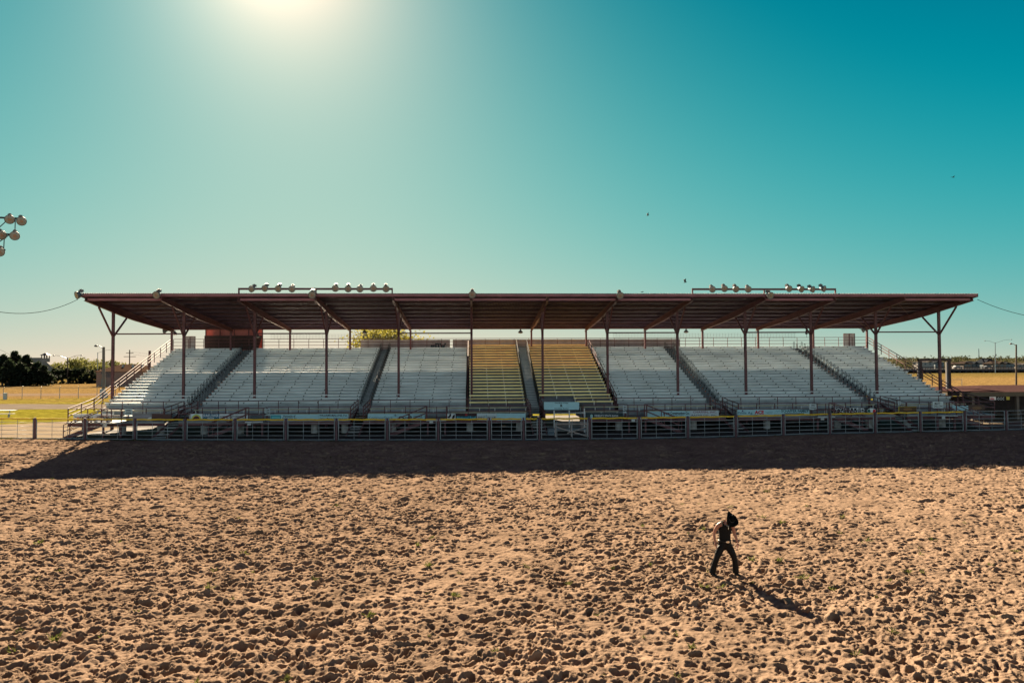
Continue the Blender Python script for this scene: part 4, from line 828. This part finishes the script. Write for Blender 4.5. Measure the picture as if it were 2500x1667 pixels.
# birds
def bird(px, py, Y, s, lb, up=.3, roll=0):
    p = at(px,py,Y); g = T('bird', p, lb, 'bird'); m = mat('bird_dark',(.02,.02,.022),.8); mb = MB(); a = Vector((math.cos(roll),0,math.sin(roll)))
    mb.tube([p-a*.22*s,p-a*.1*s,p+a*.05*s,p+a*.17*s,p+a*.23*s], [.015*s,.05*s,.06*s,.035*s,.01*s], 7)
    mb.add([p-a*.2*s+Vector((0,-.05*s,0)),p-a*.2*s+Vector((0,.05*s,0)),p-a*.36*s+Vector((0,.09*s,.01)),p-a*.36*s+Vector((0,-.09*s,.01))], [(0,1,2,3)]); mb.build('body', m, g)
    for sd in (-1,1):
        w = MB(); q = [p+a*.08*s,p-a*.08*s,p-a*.12*s+Vector((0,sd*.3*s,up*s*.8)),p+a*.02*s+Vector((0,sd*.3*s,up*s)),p-a*.1*s+Vector((0,sd*.5*s,up*s*1.1))]; w.add(q, [(0,1,2,3),(3,2,4)]); w.build('wing', m, g)
bird(1582,526,60,.55,'small dark bird alone in the sky above the stand',.35,.3); bird(1673,689,58,.65,'bird with raised wings just above the roof',.4,.15); bird(2327,433,70,.7,'tiny bird gliding high at the right edge',.12,0)
mb = 0; p = at(1568,712.5,59.2); p.z = roofz(59.2)+.12; bird(1568,712.5,59.2,.6,'dark bird perched on the roof edge',.02,.1); 
# ------------------------------------------------------------------ weeds
def tuft_mesh(mb, x, y, z, s, rg):
    for k in range(int(rg.integers(12,22))):
        an = rg.uniform(0,6.283); l = s*rg.uniform(.5,1.2); t = rg.uniform(.4,1.3); d = Vector((math.cos(an)*math.sin(t),math.sin(an)*math.sin(t),math.cos(t))); p = Vector((x+rg.normal()*s*.15,y+rg.normal()*s*.15,z-.02)); sd = Vector((-math.sin(an),math.cos(an),0))*s*.09
        mb.add([p-sd*.5,p+sd*.5,p+d*l*.6+sd*.8,p+d*l-Vector((0,0,.12*l)),p+d*l*.6-sd*.8], [(0,1,2,3,4)])
weedm = leafm('weed_leaf', (.07,.085,.02), (.13,.14,.035)); rg = np.random.default_rng(31)
WD = [(87,1402),(95,1325),(131,1560),(248,1547),(35,1580),(140,1690),(518,1384),(230,1345),(596,1348),(293,1322),(508,1436),(595,1348),(822,1236),(1055,1310),(1290,1379),(1388,1418),(1046,1380),(1020,1330),(1110,1450),(2174,1392),(2218,1395),(2250,1394),(2030,1433),(2146,1453),(2310,1464),(1960,1410),(1907,1280),(1906,1278),(2047,1297),(2247,1350),(2278,1314),(2115,1319),(1969,1234),(2057,1262),(1873,1200),(2416,1375),(2478,1340),(2369,1136),(2265,1137),(2440,1128),(2500,1132),(700,1655),(480,1660),(1730,1390),(1712,1428),(1902,1368),(1835,1365),(1757,1432),(1780,1237),(1770,1252),(1717,1290),(1858,1262),(2180,1540),(2090,1590),(1650,1540),(1460,1495),(900,1500),(330,1490),(1210,1590),(770,1420)]
WD += [(rg.uniform(0,2500), 1120+530*rg.uniform(0,1)**1.4) for _ in range(44)]
for i, (px, py) in enumerate(WD):
    p = gx(px,py,-.45); z = sz(p.x,p.y); mb = MB(); tuft_mesh(mb, p.x, p.y, z, rg.uniform(.10,.2)*(1.25 if i < 60 else .8), rg)
    o = mb.build('weed_tuft', weedm, org=(p.x,p.y,z)); tag(o, 'small green weed tuft growing in the trampled arena sand', 'weed', 'weed tufts scattered over the arena sand')
# grass fringe along the fence base (uncountable)
mb = MB()
for k in range(420):
    x = rg.uniform(-37,46) if k > 150 else rg.uniform(-37,-23); y = float(fenceY(x))-.15+rg.normal()*.14; n0 = len(mb.v)
    if vn(np.array([x*.7]),np.array([3.]),77)[0] > (.55 if k > 150 else .3): tuft_mesh(mb, x, y, sz(x,y), rg.uniform(.07,.17), rg)
mb.build('fence_line_grass', leafm('fringe_leaf',(.05,.06,.02),(.12,.11,.035)))['kind'] = 'stuff'
# ------------------------------------------------------------------ the man
def skin(verts, edges, rad, sub=2):
    me = bpy.data.meshes.new('s'); me.from_pydata(verts, edges, []); ob = bpy.data.objects.new('s', me); C.objects.link(ob)
    md = ob.modifiers.new('k', 'SKIN'); sv = me.skin_vertices[0].data
    for i, r in enumerate(rad): sv[i].radius = r if isinstance(r, tuple) else (r, r)
    sv[0].use_root = True
    s2 = ob.modifiers.new('u', 'SUBSURF'); s2.levels = sub; s2.render_levels = sub
    dg = bpy.context.evaluated_depsgraph_get(); m2 = bpy.data.meshes.new_from_object(ob.evaluated_get(dg))
    v = [tuple(x.co) for x in m2.vertices]; f = [tuple(p.vertices) for p in m2.polygons]
    bpy.data.objects.remove(ob); bpy.data.meshes.remove(me); bpy.data.meshes.remove(m2); return v, f
def person():
    foot = gx(1771,1411,-.5); bx, by = foot.x, foot.y; bz = max(sz(bx-.36+dx,by+dy) for dx in (-.05,.05,.6,.7) for dy in (-.12,0,.05))-.015
    g = T('person', (bx,by,bz), 'man in black cowboy hat, black tank top and black jeans walking with head bowed', 'person')
    W = lambda v: (bx+v[0], by+v[1], bz+v[2])
    skm = mat('skin', (.30,.135,.09), .5, var=.1, scale=6); blk = mat('black_cloth', (.0025,.0022,.0024), .95, var=.3, scale=12, bump=.3, bscale=30); jean = mat('black_denim', (.0035,.0035,.004), .5, var=.3, scale=9, bump=.6, bscale=14, spec=.12); hatm = mat('black_felt', (.003,.003,.003), .9, var=.2, spec=.1); boot = mat('black_leather', (.006,.0055,.005), .35, var=.3, spec=.3)
    # body: pelvis, spine, chest, neck, arms, legs
    V = [(0,.02,.93),(-.0,.0,1.08),(-.01,-.03,1.22),(.0,-.06,1.35),(.02,-.09,1.44),(.05,-.13,1.51),
         (-.12,-.05,1.42),(-.185,-.04,1.385),(-.25,.0,1.27),(-.29,.02,1.15),(-.30,-.02,1.03),(-.29,-.065,.905),
         (.13,-.08,1.40),(.19,-.07,1.36),(.235,-.04,1.25),(.265,-.03,1.13),(.295,-.08,1.02),(.312,-.12,.915),
         (-.09,.02,.88),(-.17,-.01,.68),(-.25,-.04,.49),(-.31,.0,.28),(-.36,.03,.10),
         (.09,.02,.88),(.165,-.03,.69),(.235,-.07,.50),(.265,-.05,.30),(.285,-.02,.11)]
    Ed = [(0,1),(1,2),(2,3),(3,4),(4,5),(3,6),(6,7),(7,8),(8,9),(9,10),(10,11),(3,12),(12,13),(13,14),(14,15),(15,16),(16,17),(0,18),(18,19),(19,20),(20,21),(21,22),(0,23),(23,24),(24,25),(25,26),(26,27)]
    Rd = [(.13,.09),(.12,.08),(.125,.085),(.125,.085),.07,.06,.075,.07,.056,.043,.038,.025,.085,.072,.056,.045,.04,.026,.075,.07,.055,.05,.04,.075,.07,.055,.05,.04]
    v, f = skin(V, Ed, Rd); B = MB(); B.add([W(p) for p in v], f)
    # hands
    for wx, wy, wz, s in ((-.29,-.07,.92,1),(.312,-.12,.915,-1)):
        pv = [(wx,wy,wz),(wx+.002*s,wy-.012,wz-.045),(wx+.004*s,wy-.02,wz-.085)]; v, f = skin(pv, [(0,1),(1,2)], [(.03,.024),(.042,.02),(.04,.016)]); B.add([W(p) for p in v], f)
        for k, L_ in enumerate((.07,.078,.074,.058)):
            oy = (-.030+.020*k); q0 = Vector((wx+.004*s,wy-.02+oy,wz-.08)); q1 = q0+Vector((.006*s,-.006,-L_*.45)); q2 = q1+Vector((.014*s,.004,-L_*.33)); q3 = q2+Vector((.018*s,.006,-L_*.2))
            v, f = skin([tuple(q) for q in (q0,q1,q2,q3)], [(0,1),(1,2),(2,3)], [.0105,.0095,.009,.0075]); B.add([W(p) for p in v], f)
        q0 = Vector((wx+.004*s,wy-.035,wz-.035)); q1 = q0+Vector((.012*s,-.028,-.028)); q2 = q1+Vector((.012*s,-.008,-.03)); v, f = skin([tuple(q) for q in (q0,q1,q2)], [(0,1),(1,2)], [.014,.011,.009]); B.add([W(p) for p in v], f)
    # head in its own frame: a = crown axis, fo = face direction
    a = Vector((.50,-.70,.50)).normalized(); fo = Vector((-.30,-.80,-.42)); fo = (fo-a*fo.dot(a)).normalized(); si = a.cross(fo).normalized(); hc = Vector((.075,-.205,1.565))
    hv = []; hf = []; nu, nv = 24, 16
    for j in range(nv+1):
        ph = math.pi*j/nv; zz = math.cos(ph); rr = math.sin(ph)
        for i in range(nu):
            th = 2*math.pi*i/nu; x = rr*math.sin(th); y = rr*math.cos(th)        # y: forward
            w = .076*(1-.28*max(0,-zz)**1.5); dp = .096
            px_, py_, pz_ = x*w, y*dp, zz*.12
            if y > .5:
                py_ += .022*math.exp(-(x/.16)**2-((zz+.12)/.16)**2)            # nose
                py_ -= .010*math.exp(-((abs(x)-.36)/.14)**2-((zz-.08)/.12)**2) # eye sockets
                py_ += .006*math.exp(-(x/.28)**2-((zz+.42)/.07)**2)            # lips
                py_ += .010*math.exp(-(x/.3)**2-((zz+.75)/.14)**2)             # chin
            hv.append(hc+si*px_+fo*py_+a*pz_)
    hf = [(j*nu+i,j*nu+(i+1)%nu,(j+1)*nu+(i+1)%nu,(j+1)*nu+i) for j in range(nv) for i in range(nu)]
    B.add([W(p) for p in hv], hf)
    for s in (-1,1):
        c = hc+si*(s*.078)-a*.01-fo*.005; v = []
        for j in range(5):
            for i in range(8):
                th = i*math.pi/4; ph = math.pi*j/4; v.append(c+fo*(.016*math.sin(ph)*math.cos(th))+a*(.03*math.cos(ph))+si*(s*.010*math.sin(ph)*math.sin(th)))
        B.add([W(p) for p in v], [(j*8+i,j*8+(i+1)%8,j*8+8+(i+1)%8,j*8+8+i) for j in range(4) for i in range(8)])
    B.add([W(p) for p in skin([(.05,-.13,1.50),tuple(hc-a*.05-fo*.02)], [(0,1)], [.058,.055], 2)[0]], skin([(.05,-.13,1.50),tuple(hc-a*.05-fo*.02)], [(0,1)], [.058,.055], 2)[1])
    body = B.build('body', skm, g, smooth=True)
    for s in (-1,1):
        mb = MB(); c = hc+si*(s*.028)+fo*.083+a*.012; mb.lathe([(.002,.0),(.011,-.006),(.012,-.014)], W(c), tuple(fo), 10); mb.build('eye', blk, body, smooth=True)
    mb = MB(); hv2 = []
    for j in range(5):
        for i in range(13):
            th = R(-75+150*i/12); zz = -.32-.62*j/4; rr = math.sqrt(max(0,1-zz*zz)); w = .076*(1-.28*max(0,-zz)**1.5); hv2.append(hc+si*(rr*math.sin(th)*w*1.06)+fo*(rr*math.cos(th)*.096*1.07+.006)+a*(zz*.125))
    mb.add([W(p) for p in hv2], [(j*13+i,j*13+i+1,j*13+14+i,j*13+13+i) for j in range(4) for i in range(12)]); mb.build('beard', mat('beard_brown',(.10,.045,.03),.8,var=.4,scale=60), body, smooth=True)
    mb = MB(); hv2 = []
    for j in range(6):
        for i in range(13):
            th = R(80+200*i/12); zz = .75-1.05*j/5; rr = math.sqrt(max(0,1-zz*zz)); hv2.append(hc+si*(rr*math.sin(th)*.081)+fo*(rr*math.cos(th)*.101)+a*(zz*.126))
    mb.add([W(p) for p in hv2], [(j*13+i,j*13+i+1,j*13+14+i,j*13+13+i) for j in range(5) for i in range(12)]); mb.build('hair', mat('hair_dark',(.02,.013,.01),.7,var=.4,scale=60), body, smooth=True)
    # tank top
    mb = MB(); rings = [(.89,0,.02,.172,.132),(.95,0,.02,.166,.126),(1.03,0,.01,.158,.118),(1.12,-.003,-.005,.16,.118),(1.22,-.006,-.03,.172,.126),(1.29,-.003,-.048,.178,.132),(1.345,.0,-.06,.165,.13),(1.385,.005,-.072,.13,.118)]
    n = 28; vs = []
    for z, cx, cy, rx, ry in rings:
        for i in range(n):
            t = 2*math.pi*i/n; ct, st = math.cos(t), math.sin(t); w = 1+.012*math.sin(5*t+z*40)
            vs.append(W((cx+rx*w*abs(ct)**.85*(1 if ct > 0 else -1), cy+ry*w*st, z+(.03*abs(st)-.035*ct*ct if z > 1.34 else 0)+.012*ct*(-1 if z > 1.2 else 0))))
    mb.add(vs, [(j*n+i,j*n+(i+1)%n,(j+1)*n+(i+1)%n,(j+1)*n+i) for j in range(len(rings)-1) for i in range(n)])
    for pts in (((-.088,-.185,1.37),(-.098,-.165,1.43),(-.10,-.10,1.49),(-.10,-.01,1.485),(-.09,.05,1.40)),((.095,-.195,1.36),(.108,-.18,1.41),(.115,-.12,1.465),(.11,-.03,1.465),(.10,.04,1.39))):
        mb.tube([W(p) for p in pts], [.034,.028,.026,.026,.034], 7)
    mb.build('tank_top', blk, g, smooth=True)
    # jeans, flared over the boots
    V = [(0,.02,.965),(0,.02,.88),(-.10,.015,.80),(-.17,-.01,.66),(-.25,-.04,.49),(-.31,.0,.28),(-.355,.02,.10),(-.362,.02,.05),(.105,.015,.80),(.165,-.03,.67),(.235,-.07,.50),(.265,-.05,.30),(.283,-.03,.11),(.286,-.03,.06)]
    v, f = skin(V, [(0,1),(1,2),(2,3),(3,4),(4,5),(5,6),(6,7),(1,8),(8,9),(9,10),(10,11),(11,12),(12,13)], [(.14,.10),(.14,.10),.125,.108,.083,.083,.095,.095,.125,.108,.083,.083,.095,.095]); mb = MB(); mb.add([W(p) for p in v], f)
    n = 28; rings = [(.985,.168,.130,.02),(.94,.170,.130,.02),(.88,.178,.132,.02),(.82,.186,.128,.02),(.775,.176,.112,.018),(.75,.10,.06,.015)]
    mb.add([W((rx*math.cos(2*math.pi*i/n), cy+ry*math.sin(2*math.pi*i/n), z)) for z, rx, ry, cy in rings for i in range(n)], [(j*n+i,j*n+(i+1)%n,(j+1)*n+(i+1)%n,(j+1)*n+i) for j in range(len(rings)-1) for i in range(n)]+[tuple((len(rings)-1)*n+i for i in range(n))[::-1]])
    mb.build('jeans', jean, g, smooth=True)
    for ank, toe in (((-.36,.02,.06),(-.27,-.17,.03)),((.285,-.03,.06),(.37,-.2,.04))):
        A_ = Vector(ank); t = Vector(toe); h = A_-(t-A_)*.35; h.z = .035
        v, f = skin([tuple(A_+Vector((0,0,.04))),tuple(A_+Vector((0,0,-.01))),tuple((A_+t)/2+Vector((0,0,-.01))),tuple(t),tuple(h)], [(0,1),(1,2),(2,3),(1,4)], [.052,.05,(.045,.035),(.03,.022),(.036,.036)]); mb = MB(); mb.add([W(p) for p in v], f); mb.build('boot', boot, g, smooth=True)
    # belt, buckle, chain
    mb = MB(); pts = [(.163*math.cos(t)+.0,.018+.125*math.sin(t),.955+.01*math.sin(t)) for t in [2*math.pi*i/28 for i in range(29)]]; mb.tube([W(p) for p in pts], .022, 6); belt = mb.build('belt', boot, g, smooth=True)
    mb = MB(); bc = Vector((.035,-.125,.945)); vs = []
    for k, s in enumerate((1,.75)):
        for i in range(18): t = 2*math.pi*i/18; vs.append(W(bc+Vector((.052*s*math.cos(t),-.008*k-.01,.034*s*math.sin(t)))))
    mb.add(vs, [(i,(i+1)%18,18+(i+1)%18,18+i) for i in range(18)]+[tuple(range(18,36))]); mb.build('buckle', mat('buckle_silver',(.6,.52,.42),.28,.8), belt)
    mb = MB(); ch = [(-.035,-.155,1.47),(-.02,-.185,1.43),(.01,-.2,1.39),(.03,-.2,1.365),(.045,-.2,1.39),(.075,-.19,1.43),(.09,-.165,1.46)]; mb.tube([W(p) for p in ch], .005, 5); p0 = Vector(W((.03,-.203,1.35))); mb.box(p0.x-.006,p0.x+.006,p0.y-.006,p0.y+.003,p0.z-.045,p0.z+.01); mb.build('necklace', mat('chain_silver',(.6,.6,.58),.3,.9), g)
    # hat
    H = MB(); hb = hc+a*.045; vs = []; n = 36; rings = [(1.0,0),(.90,0),(.70,0),(.53,0),(.50,.02),(.49,.06),(.465,.095),(.40,.122),(.25,.118),(.08,.112)]
    for ri, (rr, h) in enumerate(rings):
        for i in range(n):
            t = 2*math.pi*i/n; X = math.sin(t); Yf = math.cos(t)
            if ri < 4:
                l = (rr-.53)/.47; ex = .175*rr if rr > .6 else .085+.0*rr; ex = .088+(.205-.088)*l; ey = .107+(.235-.107)*l; up_ = l*l*(.075*abs(X)**2.2-.03*abs(Yf)**2)
                p = hb+si*(X*ex)+fo*(Yf*ey)+a*up_
            else:
                k = rr/.53; dent = -.028*math.exp(-(X*rr/.16)**2)*(1 if h > .09 else 0); pinch = 1-.12*max(0,Yf)*(h/.12)
                p = hb+si*(X*.092*k*pinch)+fo*(Yf*.112*k)+a*(h*1.12+dent)
            vs.append(W(p))
    fs = [(j*n+i,j*n+(i+1)%n,(j+1)*n+(i+1)%n,(j+1)*n+i) for j in range(len(rings)-1) for i in range(n)]+[tuple((len(rings)-1)*n+i for i in range(n))]
    H.add(vs, fs); hat = H.build('hat', hatm, g, smooth=True)
    md = hat.modifiers.new('t', 'SOLIDIFY'); md.thickness = .005
    mb = MB(); mb.tube([W(hb+si*(.093*math.sin(t))+fo*(.113*math.cos(t))+a*.018) for t in [2*math.pi*i/30 for i in range(31)]], .010, 5); mb.build('hat_band', mat('band_grey',(.03,.028,.026),.4,.2), hat, smooth=True)
person()
# ------------------------------------------------------------------ light
S = Vector((-.285, 1.0, .60)).normalized(); EL = math.asin(S.z); AZ = math.atan2(S.x, S.y)
sl = bpy.data.lights.new('sun', 'SUN'); sl.energy = 5.0; sl.angle = R(.5); sl.color = (1.0, .80, .56)
so = bpy.data.objects.new('sun', sl); C.objects.link(so); so.rotation_euler = S.to_track_quat('Z', 'Y').to_euler(); so.location = (-20,80,60)
EXPO = 2.5
w = bpy.data.worlds.new('World'); bpy.context.scene.world = w; w.use_nodes = True; nt = w.node_tree; N = nt.nodes; L = nt.links
sky = N.new('ShaderNodeTexSky'); sky.sky_type = 'NISHITA'; sky.sun_disc = False; sky.sun_elevation = EL; sky.sun_rotation = AZ
tc = N.new('ShaderNodeTexCoord'); nm = N.new('ShaderNodeVectorMath'); nm.operation = 'NORMALIZE'; L.new(tc.outputs['Generated'], nm.inputs[0])
sp = N.new('ShaderNodeSeparateXYZ'); L.new(nm.outputs[0], sp.inputs[0]); ss_ = N.new('ShaderNodeSeparateColor'); L.new(sky.outputs[0], ss_.inputs[0])
def M(op, a, b=None, c=None):
    n = N.new('ShaderNodeMath'); n.operation = op
    for i, x in enumerate((a, b, c)):
        if x is None: continue
        if isinstance(x, (int, float)): n.inputs[i].default_value = x
        else: L.new(x, n.inputs[i])
    return n.outputs[0]
zc = M('MAXIMUM', sp.outputs['Z'], 0.0)
lg = M('LOGARITHM', M('MAXIMUM', M('MULTIPLY', ss_.outputs[1], .1), .01), math.e)
dt = N.new('ShaderNodeVectorMath'); dt.operation = 'DOT_PRODUCT'; L.new(nm.outputs[0], dt.inputs[0]); dt.inputs[1].default_value = S
th = M('MULTIPLY', M('ARCCOSINE', M('MINIMUM', dt.outputs['Value'], .999999)), 180/math.pi)
glow = M('EXPONENT', M('MULTIPLY', th, -1/5.5)); hz = M('EXPONENT', M('MULTIPLY', zc, -1/.12))
core = M('EXPONENT', M('MULTIPLY', M('MULTIPLY', th, th), -1/7.0))
CO = [[.074,-.0645,-1.5191,.9303,.3419,1.4193],[.6954,-.0359,-.9781,.621,-.0424,.5456],[.7407,-.0116,-.594,.4571,-.0849,.2521]]
def SM(x, a, b):
    n = N.new('ShaderNodeMapRange'); n.interpolation_type = 'SMOOTHSTEP'; n.inputs['From Min'].default_value = a; n.inputs['From Max'].default_value = b; L.new(x, n.inputs[0]); return n.outputs[0]
zen = SM(sp.outputs['Z'], .47, .75); beh = SM(M('MULTIPLY', sp.outputs['Y'], -1.0), -.35, .45)  # zen: unseen zenith shaped dark violet to keep shaded sand dark
bhz = M('EXPONENT', M('MULTIPLY', zc, -1/.15))  # unseen bright horizon band behind the camera, added to fill the seats
cc = N.new('ShaderNodeCombineColor')
d2 = N.new('ShaderNodeVectorMath'); d2.operation = 'DOT_PRODUCT'; L.new(nm.outputs[0], d2.inputs[0]); d2.inputs[1].default_value = (-.19348,.84426,.49979)
wide = M('EXPONENT', M('MULTIPLY', M('ARCCOSINE', M('MINIMUM', d2.outputs['Value'], .999999)), -180/math.pi/35))
for i, (a0, a1, a2, a3, a4, a5) in enumerate(CO):
    v = M('ADD', M('MULTIPLY_ADD', lg, a1, M('MULTIPLY_ADD', wide, a5, a0)), M('ADD', M('MULTIPLY', zc, a2), M('ADD', M('MULTIPLY', glow, a3), M('MULTIPLY', hz, a4))))
    v = M('POWER', M('MAXIMUM', v, .004), 2.2)
    v = M('ADD', v, M('MULTIPLY', core, (.45,.42,.25)[i]))
    v = M('ADD', M('MULTIPLY', v, M('SUBTRACT', 1.0, zen)), M('MULTIPLY', zen, (.095,.056,.215)[i]))
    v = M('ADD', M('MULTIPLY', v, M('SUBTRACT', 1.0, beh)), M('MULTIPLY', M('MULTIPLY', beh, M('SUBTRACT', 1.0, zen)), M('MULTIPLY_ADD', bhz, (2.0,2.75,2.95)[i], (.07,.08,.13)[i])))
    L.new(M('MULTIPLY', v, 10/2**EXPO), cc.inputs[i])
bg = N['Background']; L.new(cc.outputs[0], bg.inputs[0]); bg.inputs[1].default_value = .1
sc = bpy.context.scene; sc.view_settings.view_transform = 'Standard'; sc.view_settings.look = 'None'; sc.view_settings.gamma = 1; sc.view_settings.use_curve_mapping = False; sc.view_settings.exposure = EXPO
sc.render.engine = 'CYCLES'; sc.cycles.max_bounces = 6; sc.render.resolution_x = 1024; sc.render.resolution_y = 682
